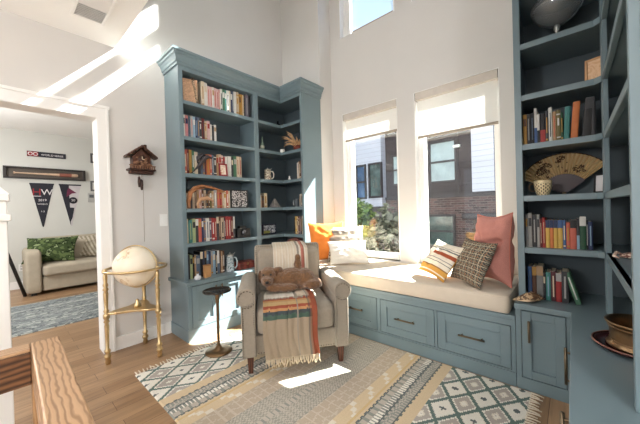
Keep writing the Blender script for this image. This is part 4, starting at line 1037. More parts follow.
o = q.build('fringe', mat('wool_fringe', (206, 190, 164), rough=.95), root); o['kind'] = 'stuff'
# plush dog lying on the seat
PLUSH = mat('curly_plush', (124, 90, 62), rough=1.0, var=.35, scale=70, bump=1.0, bscale=150, spec=.05, sheen=.5)
dog = tag(empty('plush_dog', CHL, math.radians(53.1)), 'brown curly plush dog lying on the armchair seat with its tail up', 'plush toy')
q = MB(); Z = .535
E_ = [((.03, .30, Z + .065), (.155, .085, .080)), ((.12, .28, Z + .055), (.085, .085, .085)), ((-.075, .29, Z + .06), (.085, .075, .07)), ((-.155, .275, Z + .10), (.072, .066, .068)), ((-.165, .205, Z + .075), (.042, .055, .038)),
      ((-.10, .19, Z + .025), (.08, .032, .03)), ((-.02, .185, Z + .02), (.085, .032, .028)), ((.17, .19, Z + .03), (.075, .045, .036)), ((.075, .32, Z + .16), (.028, .03, .06)), ((.078, .325, Z + .205), (.024, .024, .04)), ((.20, .25, Z + .03), (.05, .045, .035)), ((-.08, .28, Z + .14), (.035, .03, .022))]
for c, r in E_:
    c = ((c[0] - .02) * 1.12, c[1] + .015, Z + (c[2] - Z) * 1.15); r = tuple(x * 1.12 for x in r)
    q.ball(c, 1.0, r, u=14, v=10)
o = q.build('body', PLUSH, dog, smooth=True)
md = o.modifiers.new('merge', 'REMESH'); md.mode = 'VOXEL'; md.voxel_size = .008; md.use_smooth_shade = True
tx = bpy.data.textures.new('curl', 'CLOUDS'); tx.noise_scale = .018
dm = o.modifiers.new('curl', 'DISPLACE'); dm.texture = tx; dm.strength = .016; dm.mid_level = .5
for sx in (-1, 1):
    q = MB(); q.ball((-.195 + sx * .066, .275, Z + .115), 1.0, (.018, .034, .05), u=12, v=8); q.build('ear', mat('plush_ear', (92, 64, 44), rough=1, var=.2, scale=70, bump=.8, bscale=150), dog, smooth=True)
    q = MB(); q.ball((-.206 + sx * .03, .220, Z + .138), .009, u=10, v=8); q.build('eye', BLACK, dog)
q = MB(); q.ball((-.208, .154, Z + .09), .013, (1.2, .8, .9), u=10, v=8); q.build('nose', BLACK, dog)

# ------------------------------------------------------------------ pillows
def pillow(label, w_, h, t, loc, face, tilt, colf, mname, group='pillows on the window seat', roll=0.0, n=36, fold=None, bump=.45, piped=None, seed=1.0, ear=.10, crumple=1.0):
    """cushion with pinched corners. loc = middle of the lower edge; face = unit (x,y) it looks towards"""
    th = math.atan2(face[0], -face[1])
    root = tag(empty('pillow', loc, th), label, 'pillow', group)
    R = Matrix.Rotation(-tilt, 4, 'X') @ Matrix.Rotation(roll, 4, 'Y')
    def mk(side):
        def pos(u, v):
            x, z = u * 2 - 1, v * 2 - 1
            b = max(0, (1 - x * x)) ** .55 * max(0, (1 - z * z)) ** .55
            X = x * w_ / 2 * (1 - ear * (1 - x * x * 0) * (1 - z * z)) ; Zz = z * h / 2 * (1 - ear * (1 - x * x))
            wr = .30 * noise.noise((x * 1.7 + seed, z * 1.7, seed)) + .16 * noise.noise((x * 4 + seed, z * 4, seed * 2))
            edge = min(1, 3 * (1 - max(abs(x), abs(z))))
            Y = side * t / 2 * b * (1 + wr * .55 * crumple) + .012 * crumple * noise.noise((x * 5 + seed, z * 5, seed)) * edge + .012 * noise.noise((x * 3, z * 3, seed + side)) * edge
            if fold: Y += side * fold * math.exp(-((z - .12 - .12 * x) / .10) ** 2) * edge
            return R @ Vector((X, Y, Zz + h / 2))
        return pos
    m = attr_mat(mname, rough=.95, bump=bump)
    V = []; F = []; C = []
    for side in (-1, 1):
        pf = mk(side); base = len(V)
        for j in range(n + 1):
            for i in range(n + 1): V.append(tuple(pf(i / n, j / n)))
        for j in range(n):
            for i in range(n):
                a = base + j * (n + 1) + i
                F.append((a, a + 1, a + n + 2, a + n + 1) if side < 0 else (a, a + n + 1, a + n + 2, a + 1)); C.append(colf((i + .5) / n, (j + .5) / n, side))
    me = bpy.data.meshes.new('cover'); me.from_pydata(V, [], F)
    at = me.color_attributes.new('Col', 'FLOAT_COLOR', 'CORNER'); buf = []
    for c in C: buf.extend(c * 4)
    at.data.foreach_set('color', buf)
    me.polygons.foreach_set('use_smooth', [True] * len(F)); me.materials.append(m)
    bm = bmesh.new(); bm.from_mesh(me); bmesh.ops.remove_doubles(bm, verts=bm.verts[:], dist=.0004); bm.to_mesh(me); bm.free()
    zmin = min(v.co.z for v in me.vertices)
    me.transform(Matrix.Translation((0, 0, -zmin)))
    o = bpy.data.objects.new('cover', me); COL.objects.link(o); o.parent = root
    if piped:
        pf = mk(-1); pts = [pf(k / 20, 0) for k in range(20)] + [pf(1, k / 20) for k in range(20)] + [pf(1 - k / 20, 1) for k in range(20)] + [pf(0, 1 - k / 20) for k in range(20)]
        q = MB(); q.tube([p + Vector((0, 0, -zmin)) for p in pts], .004, n=6, closed=True); q.build('piping', piped, root)
    return root
ZC_ = .600
def flat(c): return lambda u, v, s: c
ORG = rgb((222, 132, 62)); WHT = rgb((236, 232, 224)); PNK = rgb((194, 134, 124))
pillow('burnt orange square pillow leaning in the left corner of the window seat', .46, .46, .16, (-2.165, 2.57, ZC_), (.9, -.44), .10, flat(ORG), 'orange_linen', seed=2.2, fold=-.02, ear=.10)
pillow('pale yellow and cream pillow behind the patterned pillow at the left window', .42, .40, .15, (-2.12, 2.86, ZC_), (.35, -.93), .20, lambda u, v, s: rgb((238, 206, 132)) if v > .62 else rgb((240, 228, 200)), 'yellow_linen', seed=4.1)
def ikat(u, v, s):
    r = int(v * 26); ph = (u * 17 + (r % 2) * .5) % 1
    if r % 5 in (0, 1, 2, 4): return rgb((42, 36, 34)) if abs(ph - .5) < .38 - .06 * (r % 3) else rgb((224, 212, 196))
    return rgb((222, 208, 190))
pillow('cream pillow with black woven pattern between the orange and white pillows', .45, .42, .15, (-1.965, 2.665, ZC_), (.72, -.69), .26, ikat, 'ikat_cloth', seed=6.3, n=78)
pillow('white lumbar pillow lying in front of the black patterned pillow', .44, .27, .13, (-1.83, 2.53, ZC_), (.74, -.67), .46, flat(WHT), 'white_linen', seed=8.8, piped=CREAM)
def stripes(u, v, s):
    if s > 0: return rgb((206, 150, 66))
    t = u * .35 + v * .94 if False else v
    for a, b, c in ((0, .07, (204, 150, 70)), (.10, .22, (210, 158, 78)), (.22, .25, (150, 110, 70)), (.36, .385, (100, 104, 104)), (.45, .47, (120, 120, 118)), (.56, .66, (162, 84, 56)), (.74, .76, (100, 104, 104)), (.80, .82, (130, 128, 122))):
        if a <= t < b:
            if c == (162, 84, 56) and u < .35: break
            return rgb(c)
    return rgb((228, 218, 200))
pillow('cream pillow with rust, ochre and grey stripes beside the right window', .36, .33, .14, (-.92, 2.42, ZC_), (-.52, -.85), .62, stripes, 'striped_cloth', seed=3.7, n=60, roll=.13)
def plaid(u, v, s):
    a, b = (u * 9) % 1, (v * 9) % 1
    if a < .12 or b < .12: return rgb((198, 184, 158))
    if .42 < a < .52 or .42 < b < .52: return rgb((150, 112, 84))
    if (int(u * 54) + int(v * 54)) % 3 == 0: return rgb((132, 126, 110))
    return rgb((86, 84, 78)) if (a > .56) ^ (b > .56) else rgb((58, 58, 58))
pillow('dark plaid pillow with black and cream checks in front of the pink pillow', .35, .36, .14, (-.640, 2.36, ZC_), (-.62, -.78), .42, plaid, 'plaid_cloth', seed=5.5, n=108, roll=.04)
pillow('large dusty pink pillow leaning against the right bookcase', .40, .53, .24, (-.475, 2.52, ZC_), (-.70, -.71), .07, flat(PNK), 'pink_linen', seed=1.3, fold=-.06, crumple=1.6, roll=-.04, ear=.12, piped=mat('pink_piping', (196, 118, 100), rough=.9))

# ------------------------------------------------------------------ small drinks table
root = tag(empty('side_table', (-2.30, 1.235, RZ + .001)), 'slim brass drinks table with a dark round top beside the armchair', 'table')
q = MB(); q.lathe([(0, 0), (.105, 0), (.112, .006), (.108, .014), (.07, .022), (.03, .035), (.018, .06), (0, .06)], n=40); q.build('base', BRASSD, root)
q = MB(); q.lathe([(.012, .05), (.016, .06), (.011, .08), (.012, .20), (.014, .21), (.012, .22), (.011, .42), (.017, .43), (.013, .445), (.020, .46), (.014, .475), (.022, .50), (.032, .515), (0, .515)], n=24); q.build('pole', BRASSD, root)
q = MB(); q.lathe([(0, .516), (.105, .516), (.116, .520), (.118, .530), (.114, .534), (.110, .529), (0, .528)], n=48); q.build('tabletop', mat('dark_bronze_top', (62, 58, 54), rough=.25, metal=.6, var=.15), root)

# ------------------------------------------------------------------ globe on a brass tripod
GX, GY = -2.835, .785
root = tag(empty('floor_globe', (GX, GY, 0)), 'antique cream globe on a three-legged brass stand beside the doorway', 'globe')
GL = .748
def turned(x, y):
    K_ = 1.22
    pr = [(.0, 0), (.014, 0), (.017, .02), (.012, .04), (.020, .055), (.020, .07), (.011, .085), (.018, .10), (.018, .112), (.010, .125), (.012, .25), (.014, .31), (.010, .33), (.018, .345), (.010, .36), (.019, .375), (.019, .40), (.011, .415), (.017, .43), (.010, .445), (.013, .52), (.015, .57), (.010, .59), (.018, .605), (.010, .62), (.016, .64), (.010, .66), (.013, .70), (.010, .732), (0, .733)]
    q = MB(); q.lathe([(r * K_, z) for r, z in pr], cx=x, cy=y, n=16); return q.build('leg', BRASS, root)
RL = .218
ang = [math.radians(a) for a in (-93, 27, 150)]
for a in ang:
    l = turned(RL * math.cos(a), RL * math.sin(a))
    q = MB(); q.ball((RL * math.cos(a), RL * math.sin(a), .757), .014, u=12, v=8); q.build('finial', BRASS, l)
# concave tripod shelf
poly = []
for i in range(3):
    a, b = ang[i], ang[(i + 1) % 3]
    if b < a: b += 2 * PI
    for k in range(9):
        t = k / 8; A = a + (b - a) * t; r = (RL + .012) * (1 - .58 * math.sin(PI * t) ** .8)
        if k < 8: poly.append((r * math.cos(A), r * math.sin(A)))
q = MB(); q.prism(poly, .395, .413, 'xy', bev=.003); q.build('stretcher_shelf', BRASS, root)
q = MB(); q.lathe([(0, .413), (.03, .413), (.026, .43), (.012, .45), (.014, .47), (.0, .48)], n=16); q.build('center_finial', BRASS, root)
def ring(R, r, z, n=64, flat_=2.2):
    q = MB(); q.lathe([(R - r, z - r * flat_ / 2), (R + r, z - r * flat_ / 2), (R + r, z + r * flat_ / 2), (R - r, z + r * flat_ / 2), (R - r, z - r * flat_ / 2)], n=n, closed=False); return q
ring(.228, .010, GL, flat_=1.6).build('horizon_ring', BRASS, root)
q = MB(); tiltM = Matrix.Rotation(math.radians(24), 4, Vector((.66, -.75, 0)))
md_ = Vector((.75, .66, 0)); mpts = [Vector((0, 0, GL + .012)) + tiltM @ (md_ * (.180 * math.cos(2 * PI * k / 48)) + Vector((0, 0, .180 * math.sin(2 * PI * k / 48)))) for k in range(48)]
q.tube(mpts, .0055, n=6, closed=True); q.build('meridian', BRASS, root)
def globe_m():
    m, nt, b = nodes('old_world_map')
    tc = nt.nodes.new('ShaderNodeTexCoord'); n = nt.nodes.new('ShaderNodeTexNoise'); n.inputs['Scale'].default_value = 5.5; n.inputs['Detail'].default_value = 6
    nt.links.new(tc.outputs['Object'], n.inputs['Vector'])
    r = nt.nodes.new('ShaderNodeValToRGB'); e = r.color_ramp.elements
    e[0].position = .40; e[0].color = rgb((244, 234, 214)); e[1].position = .62; e[1].color = rgb((236, 216, 186))
    x = e.new(.525); x.color = rgb((240, 226, 202)); x = e.new(.54); x.color = rgb((206, 176, 140)); x = e.new(.56); x.color = rgb((234, 214, 182))
    nt.links.new(n.outputs['Fac'], r.inputs['Fac']); nt.links.new(r.outputs['Color'], b.inputs['Base Color']); b.inputs['Roughness'].default_value = .4
    return m
q = MB(); q.ball((0, 0, GL + .012), .170, u=48, v=32); q.build('globe_ball', globe_m(), root, smooth=True)

# ------------------------------------------------------------------ cuckoo clock and switch on the left wall
root = tag(empty('cuckoo_clock', (XL, .905, 1.60)), 'brown carved wooden cuckoo clock hanging on the left wall', 'clock')
CK = wood('carved_walnut', (36, 20, 14), (88, 52, 36), axis=(9, 9, 9)); CK2 = mat('carved_leaf', (70, 42, 30), rough=.6, var=.35, scale=60); CK3 = mat('carved_pale', (122, 86, 62), rough=.6, var=.25, scale=60)
q = MB(); q.prism([(-.085, .03), (.085, .03), (.085, .16), (0, .25), (-.085, .16)], .001, .095, 'yz', bev=.003); q.build('house', CK, root)
q = MB()
q.prism([(-.145, .150), (0, .262), (.145, .150), (.145, .168), (0, .284), (-.145, .168)], .0, .13, 'yz', bev=.003); q.build('roof', CK, root)
for k in range(9):
    q = MB(); q.box(.128, .134, -.135 + k * .030, -.120 + k * .030, .262 - abs(k - 4) * .024 - .012, .285 - abs(k - 4) * .024 - .006, bev=.002, seg=1); q.build('gable_dentil', CK2, root)
q = MB(); q.box(.04, .08, .03, .055, .26, .30, bev=.003); q.build('chimney', CK2, root)
q = MB(); q.box(.0, .125, -.125, .125, .015, .034, bev=.004); q.build('balcony', CK, root)
q = MB()
for k in range(11): q.box(.112, .120, -.118 + k * .0225, -.108 + k * .0225, .034, .062, bev=.001, seg=1)
q.box(.110, .122, -.124, .124, .060, .070, bev=.002); q.build('railing', CK3, root)
rr = random.Random(8)
for k in range(16):
    q = MB(); q.ball((.098 + rr.uniform(0, .02), rr.uniform(-.085, .085), rr.uniform(.07, .15)), rr.uniform(.010, .018), (.7, 1.2, .8), u=8, v=6); q.build('carved_figure', CK3, root)
q = MB(); q.lathe([(0, 0), (.040, 0), (.040, .006), (0, .008)], n=28, M=Matrix.Translation((.095, 0, .135)) @ Matrix.Rotation(PI / 2, 4, 'Y')); q.build('dial', CK2, root)
q = MB(); q.box(.103, .106, -.003, .003, .135, .165); q.box(.103, .106, 0, .024, .132, .138); q.build('hands', mat('bone', (226, 212, 186), rough=.5), root)
q = MB(); q.box(.02, .10, -.11, .11, -.018, .015, bev=.006); q.build('base_carving', CK2, root)
for yy, zz in ((-.022, -.055), (.0, -.085)):
    q = MB(); q.lathe([(.0, -.105), (.010, -.10), (.016, -.05), (.013, 0), (.005, .012), (0, .014)], cx=.06, cy=yy, cz=zz, n=12); q.build('pine_cone_weight', CK, root)
    q = MB(); q.tube([(.06, yy, zz + .01), (.06, yy, -.015)], .0016, n=5); q.build('chain', BRASSD, root)
q = MB(); q.tube([(.06, .014, -.018), (.055, .014, -.4), (.05, .012, -.74)], .0015, n=5); q.build('chain', BRASSD, root)
root = root_clock = bpy.data.objects['cuckoo_clock']; root.scale = (.88, .88, .88)
root = tag(empty('light_switch', (XL, 1.105, 1.145)), 'white light switch plate on the wall beside the left bookcase', 'light switch')
q = MB(); q.box(0.0005, .006, -.036, .036, -.06, .06, bev=.002); q.build('plate', WHITE, root)
q = MB(); q.box(.006, .010, -.016, .016, -.033, .033, bev=.002); q.build('rocker', WHITE, root)

# ------------------------------------------------------------------ ceiling vent
root = tag(empty('ceiling_vent', (-2.585, .495, ZC), 0), 'white louvred air vent in the low ceiling', 'vent')
q = MB()
for b in ((-.19, .19, -.105, -.082), (-.19, .19, .082, .105), (-.19, -.167, -.082, .082), (.167, .19, -.082, .082)): q.box(b[0], b[1], b[2], b[3], -.010, 0, bev=.002)
q.build('frame', WHITE, root)
for k in range(15):
    q = MB(); M_ = Matrix.Translation((-.154 + k * .022, 0, -.008)) @ Matrix.Rotation(math.radians(38 if k < 8 else -38), 4, 'Y')
    q.box(-.010, .010, -.082, .082, -.001, .001, M=M_); q.build('louver', WHITE, root)
q = MB(); q.box(-.167, .167, -.082, .082, -.002, -.0005); q.build('duct', mat('duct_grey', (206, 206, 202), rough=.7), root)

# ------------------------------------------------------------------ oak frame, lower left, and newel post
root = tag(empty('oak_table', (-1.1, .06, 0)), 'chunky light oak table frame with an open top at the lower left corner', 'table')
root.location = (-1.1, .06, 0); root.rotation_euler = (0, 0, -.02)
ENDSH = wood('shaded_oak', (62, 40, 26), (126, 88, 58), scale=1.2, axis=(9, 2.5, 9), dist=5, bands=1.6, bdir='Z')  # darker wood colour stands in for shade on the rail's side
q = MB(); q.box(-.378, .78, .001, .078, .63, .75, bev=.005); q.build('side_rail', OAK, root)
q = MB(); q.box(-.378, -.31, -.62, -.001, .625, .738, bev=.003); q.build('end_rail', ENDSH, root)
q = MB(); q.box(-.378, -.308, -.62, -.001, .739, .750, bev=.003); q.build('lit_top', wood('light_oak_top', (146, 112, 80), (186, 150, 114), scale=1.2, axis=(10, 3.0, 10), dist=7, bands=2.4, bdir='X', line=True), root)  # thin slab carrying the lit tone of the rail's top face
q = MB(); q.box(-.378, .78, -.70, -.622, .63, .75, bev=.005); q.build('side_rail', OAK, root)
for x, y in ((-.36, .035), (.60, .035), (-.36, -.66), (.60, -.66)):
    q = MB(); q.box(x - .032, x + .032, y - .036, y + .036, 0, .63, bev=.006); q.build('leg', wood('oak_leg', (110, 76, 48), (190, 150, 108), axis=(7, 7, 1.2)), root)
q = MB(); q.tube([(-.36, .0, .20), (-.36, -.2, .26), (-.36, -.33, .28), (-.36, -.46, .26), (-.36, -.63, .20)], .022, n=8); q.build('stretcher', mat('dark_stretcher', (58, 40, 30), rough=.5), root)
root = tag(empty('newel_post', (-1.95, -.02, 0)), 'white painted square newel post at the left edge', 'post')
q = MB(); q.box(-.05, .05, -.05, .05, 0, 1.28, bev=.004); q.build('post', WHITE, root)
q = MB(); q.box(-.062, .062, -.062, .062, 1.19, 1.22, bev=.004); q.box(-.06, .06, -.06, .06, 1.28, 1.315, bev=.006); q.prism([(-.055, -.055), (.055, -.055), (.055, .055), (-.055, .055)], 1.315, 1.36, 'xy')
for v in q.bm.verts:
    if v.co.z > 1.355: v.co.x *= .35; v.co.y *= .35
q.build('cap', WHITE, root)
# ------------------------------------------------------------------ sitting room beyond the opening
SOFA = mat('sofa_beige', (178, 168, 150), rough=.95, var=.05, bump=.3, bscale=300, spec=.1)
sofa = tag(empty('sofa', (-6.60, 1.20, 0), PI / 2), 'beige upholstered sofa against the far wall of the next room', 'sofa')
# local: x along the wall (world Y), -y towards the room (world +X)
q = MB(); q.box(-.75, .93, -.36, .44, .05, .28, bev=.02); q.build('base', SOFA, sofa)
for x0, x1 in ((-.94, -.755), (.935, 1.12)):
    cushion_block('arm', x0, x1, -.40, .44, .03, .70, .05, SOFA, sofa)
cushion_block('backrest', -.755, .935, .20, .46, .26, .86, .07, SOFA, sofa, cz=.01)
for a, b in ((-.75, .09), (.095, .93)):
    cushion_block('seat_cushion', a, b, -.43, .22, .28, .455, .05, SOFA, sofa, cz=.02)
    cushion_block('back_cushion', a + .01, b - .01, .04, .22, .45, .80, .06, SOFA, sofa, cf=.03)
for x, y in ((-.85, -.33), (1.03, -.33), (-.85, .38), (1.03, .38)):
    q = MB(); q.box(x - .03, x + .03, y - .03, y + .03, 0, .05); q.build('foot', BLACK, sofa)
def leafc(u, v, s):
    n = noise.noise((u * 7, v * 7, 5)) + .6 * noise.noise((u * 17, v * 15, 2))
    return rgb((92, 106, 66)) if n > .25 else (rgb((62, 76, 46)) if n > -.25 else (rgb((30, 40, 26)) if n > -.42 else rgb((130, 144, 104))))
pillow('dark green leaf print pillow on the left end of the sofa', .68, .46, .20, (-6.42, .54, .47), (.92, -.39), .5, leafc, 'green_velvet', group=None, seed=7.2, n=60)
def beige_stripe(u, v, s): return rgb((150, 140, 120)) if (int((u + v * .4) * 15) % 2) else rgb((196, 188, 170))
pillow('beige striped pillow at the back of the sofa, right of the green pillow', .46, .42, .16, (-6.62, 1.02, .47), (.95, -.3), .35, beige_stripe, 'beige_striped_cloth', group=None, seed=9.4, n=40)
GR = attr_mat('grey_rug_weave', rough=1, bump=.5, bscale=200)
def grug(u, v):
    n = noise.noise((u * 60, v * 4, 1)) + .8 * noise.noise((u * 14, v * 40, 4)) + .5 * noise.noise((u * 90, v * 90, 8))
    k = (136, 141, 142) if n > .1 else ((104, 110, 112) if n > -.35 else (168, 172, 168))
    if (int(u * 24) % 6) == 0 and noise.noise((u * 30, v * 70, 2)) > -.1: k = (168, 172, 166)
    return rgb(k)
root = tag(empty('grey_rug', (-4.98, .75, 0)), 'blue grey woven rug on the floor of the next room', 'rug')
grid('weave', 150, 150, lambda u, v: (-.72 + 1.44 * u, -1.6 + 3.2 * v, .0005 if (u <= 0 or u >= 1 or v <= 0 or v >= 1) else .009), grug, GR, root, smooth=False)
# things on the far wall (x = -7.1): local y = world y
FX = -7.099
def wallthing(name, y, z, label, cat, group=None): return tag(empty(name, (FX, y, z)), label, cat, group)
TM = lambda y, z, d: Matrix.Translation((d, y, z)) @ Matrix.Rotation(PI / 2, 4, 'Z') @ Matrix.Rotation(PI / 2, 4, 'X')
NAVY = mat('pennant_navy', (36, 36, 46), rough=.8); REDF = mat('pennant_red', (150, 40, 48), rough=.8); WHF = mat('pennant_white', (224, 220, 220), rough=.8)
root = wallthing('wall_sign', .622, 2.332, 'small black banner sign with a red square and white lettering above the bat display', 'sign')
q = MB(); q.box(0, .012, -.255, .255, -.046, .046, bev=.002); q.build('board', NAVY, root)
q = MB(); q.box(.012, .014, -.25, -.115, -.040, .040); q.build('red_panel', REDF, root)
q = MB()
for yy in (-.215, -.150): q.tube([(.015, yy + .026 * math.cos(a), .026 * math.sin(a)) for a in [k * PI / 8 for k in range(16)]], .006, n=5, closed=True)
q.build('emblem', WHF, root)
text('lettering', 'WORLD SERIES', .044, WHF, TM(.07, -.006, .013), root)
root = wallthing('bat_display', .613, 1.987, 'long black framed display case holding a baseball bat', 'display case')
BF = mat('case_black', (44, 38, 36), rough=.4)
q = MB()
for b in ((-.535, .535, -.10, -.075), (-.535, .535, .075, .10), (-.535, -.50, -.075, .075), (.50, .535, -.075, .075)): q.box(0, .07, b[0], b[1], b[2], b[3], bev=.003)
q.build('frame', BF, root)
q = MB(); q.box(0.001, .01, -.50, .50, -.075, .075); q.build('backing', mat('case_grey', (96, 88, 80), rough=.8), root)
root = tag(empty('baseball_bat', (FX + .045, .613, 1.98)), 'pale wooden baseball bat lying in the framed case', 'bat')
q = MB(); q.lathe([(0, -.42), (.022, -.418), (.022, -.405), (.012, -.39), (.013, -.2), (.018, .0), (.028, .18), (.033, .32), (.031, .41), (.02, .425), (0, .428)], n=18, M=Matrix.Rotation(-PI / 2, 4, 'X')); q.build('barrel', mat('ash_wood', (206, 176, 150), rough=.4, var=.12), root)
q = MB(); q.lathe([(.0305, .16), (.0345, .32), (.0345, .33), (.0305, .17)], n=18, M=Matrix.Rotation(-PI / 2, 4, 'X'), closed=False); q.build('brand_band', mat('bat_red', (150, 92, 78), rough=.4), root)
def pennant(y, label, dark):
    root = wallthing('pennant', y, 1.815, label, 'pennant', None)
    q = MB(); q.prism([(-.158, 0), (.158, 0), (.008, -.775), (-.008, -.775)], 0.001, .006, 'yz'); q.build('felt', NAVY if dark else mat('pennant_grey', (196, 190, 192), rough=.8), root)
    q = MB(); q.box(.001, .009, -.16, .16, -.022, .004); q.build('heading', NAVY, root)
    return root
p1 = pennant(.541, 'black triangular pennant lettered HW hanging below the bat display, left one', True)
text('lettering', 'H', .17, REDF, TM(-.07, -.16, .007), p1); text('lettering', 'W', .15, WHF, TM(.062, -.16, .007), p1)
q = MB(); q.box(.006, .0075, -.125, -.015, -.232, -.222); q.build('underline', WHF, p1)
text('lettering', '2019', .055, WHF, TM(0, -.30, .007), p1); text('lettering', 'WORLD', .036, WHF, TM(0, -.37, .007), p1); text('lettering', '1-2', .04, WHF, TM(0, -.50, .007), p1)
p2 = pennant(.925, 'grey triangular pennant with maroon and black emblem, right one', False)
q = MB(); q.prism([(-.157, -.004), (-.02, -.004), (-.01, -.775), (-.008, -.775)], .006, .008, 'yz'); q.build('dark_side', NAVY, p2)
q = MB(); q.prism([(-.03, -.06), (.09, -.16), (.02, -.17), (-.06, -.24), (-.05, -.14)], .008, .010, 'yz'); q.build('emblem', mat('maroon_felt', (104, 38, 66), rough=.8), p2)
q = MB(); q.lathe([(0, 0), (.062, 0), (.062, .003), (0, .003)], n=24, M=Matrix.Translation((.008, .035, -.30)) @ Matrix.Rotation(PI / 2, 4, 'Y')); q.build('disc', NAVY, p2)
text('lettering', '30', .06, WHF, TM(.035, -.30, .012), p2)
q = MB(); q.prism([(-.035, -.43), (.05, -.44), (.02, -.62), (-.01, -.70)], .008, .010, 'yz'); q.build('tail_emblem', NAVY, p2)
for nm, y, z, h, c, lab in (('wall_frame', 1.275, 2.35, .19, (70, 70, 72), 'dark narrow frame cut off by the door casing, upper one'), ('wall_frame', 1.262, 1.80, .20, (92, 92, 92), 'dark narrow frame cut off by the door casing, lower one')):
    root = wallthing(nm, y, z, lab, 'picture frame'); q = MB(); q.box(0, .02, -.035, .2, -h / 2, h / 2, bev=.003); q.build('frame', mat('frame_%d' % c[0], c, rough=.5), root)
    q = MB(); q.box(.02, .022, -.005, .17, -h / 2 + .03, h / 2 - .03); q.build('picture', mat('frame_mat', (206, 204, 198), rough=.6), root)
root = wallthing('thermostat', 1.232, 1.57, 'small grey wall control panel next to the door casing', 'thermostat')
q = MB(); q.box(0, .02, -.05, .06, -.09, .09, bev=.006); q.build('housing', mat('thermo_grey', (176, 176, 172), rough=.4), root)
q = MB(); q.box(.02, .023, -.03, .04, 0, .06, bev=.001); q.build('display', mat('thermo_dark', (88, 92, 94), rough=.3), root)
root = wallthing('wall_outlet', .255, .36, 'white wall outlet beside the sofa arm', 'outlet')
q = MB(); q.box(0, .006, -.035, .035, -.06, .06, bev=.002); q.build('plate', WHITE, root)
q = MB(); q.box(.006, .008, -.014, .014, -.04, -.008); q.box(.006, .008, -.014, .014, .008, .04); q.build('socket', mat('socket_grey', (190, 188, 184), rough=.5), root)
root = tag(empty('floor_stand', (-6.30, .18, 0)), 'black folding stand leg slanting to the floor beside the sofa arm', 'stand')
q = MB(); q.tube([(0, -.30, 1.35), (0, -.09, .665), (0, .075, .012)], .022, n=10); q.build('pole', BLACK, root)
q = MB(); q.ball((0, .078, .016), .016, u=10, v=8); q.build('foot', BLACK, root)

# ------------------------------------------------------------------ outside: townhouses across the street
FY = 12.0; K = 4 / 3
def sc(x9, z9): return (x9 * K, 1.2 + (z9 - 1.2) * K)
PLUM = siding_mat('plum_panel', (44, 35, 40), .9); LAP = siding_mat('white_lap_siding', (184, 188, 202), .2); BRK = brick_mat(); DKT = mat('dark_trim', (44, 39, 43), rough=.6)
def win(parent, x0, x1, z0, z1, y, cfr, cgl, mull=True, name='window'):
    q = MB(); b = .09
    for t in ((x0, x0 + b, z0, z1), (x1 - b, x1, z0, z1), (x0 + b, x1 - b, z0, z0 + b), (x0 + b, x1 - b, z1 - b, z1)): q.box(t[0], t[1], y - .06, y + .05, t[2], t[3], bev=.008, seg=1)
    if mull: q.box(x0 + b, x1 - b, y - .05, y + .04, (z0 + z1) / 2 - .04, (z0 + z1) / 2 + .04)
    f = q.build(name, cfr); apart(f, parent)
    q = MB(); q.box(x0 + b, x1 - b, y - .012, y + .0, z0 + b, z1 - b); g = q.build('pane', cgl); g.parent = f
    return f
PG1 = mat('pane_bright', (158, 174, 178), rough=.15, var=.18, scale=2); PG2 = mat('pane_blue', (58, 86, 122), rough=.1, var=.35, scale=1.5); PG3 = mat('pane_dark', (70, 86, 84), rough=.1, var=.5, scale=2.5)
root = tag(empty('townhouse', (-3.5, FY, -1.0)), 'dark plum and brick townhouse across the street seen through the right window', 'house')
x0, _ = sc(-4.86, 0); x1, _ = sc(-1.52, 0); zb = sc(0, 1.50)[1]
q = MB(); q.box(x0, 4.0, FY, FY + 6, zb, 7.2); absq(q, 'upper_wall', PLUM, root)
q = MB(); q.box(x0, 4.0, FY - .06, FY + 6, -1.0, zb); absq(q, 'brick_wall', BRK, root)
q = MB(); q.box(x0, 4.0, FY - .12, FY, zb - .04, zb + .10); q.box(sc(-2.13, 0)[0], sc(-2.08, 0)[0], FY - .04, FY, zb, 6); q.box(sc(-2.53, 0)[0], sc(-2.49, 0)[0], FY - .04, FY, zb, 6); q.box(x0, sc(-2.1, 0)[0], FY - .05, FY, sc(0, 1.85)[1], sc(0, 1.89)[1]); absq(q, 'trim_boards', DKT, root)
win(root, *sc(-3.36, 0)[:1], *sc(-2.53, 0)[:1], sc(0, 1.92)[1], sc(0, 3.21)[1], FY, DKT, PG1)
win(root, *sc(-4.62, 0)[:1], *sc(-3.62, 0)[:1], sc(0, 1.95)[1], sc(0, 3.0)[1], FY, DKT, PG1)
win(root, *sc(-3.44, 0)[:1], *sc(-2.60, 0)[:1], sc(0, -.05)[1], sc(0, .97)[1], FY - .06, DKT, PG3)
q = MB(); q.box(sc(-2.28, 0)[0], 3.5, FY - .8, FY - .06, sc(0, .86)[1], sc(0, .99)[1], bev=.02); absq(q, 'door_canopy', DKT, root)
q = MB(); q.box(sc(-2.12, 0)[0], sc(-1.62, 0)[0], FY - .10, FY - .05, -1.0, sc(0, .80)[1]); absq(q, 'front_door', mat('door_brown', (92, 74, 64), rough=.6), root)
q = MB(); q.box(sc(-2.61, 0)[0], sc(-2.43, 0)[0], FY - .14, FY, sc(0, 2.92)[1], sc(0, 2.99)[1]); absq(q, 'wall_lamp', mat('lamp_white', (226, 226, 222), rough=.4), root)
xs0, xs1 = sc(-2.085, 0)[0], sc(-1.545, 0)[0]
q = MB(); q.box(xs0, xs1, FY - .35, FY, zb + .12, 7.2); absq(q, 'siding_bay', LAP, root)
q = MB(); q.box(xs1, xs1 + .75, FY - .35, FY, zb + .12, 7.2); absq(q, 'siding_return', mat('slate_panel', (74, 80, 100), rough=.6), root)
q = MB(); q.box(x0, 4.1, FY - .5, FY + 6.1, 7.2, 7.4); absq(q, 'roof', DKT, root)
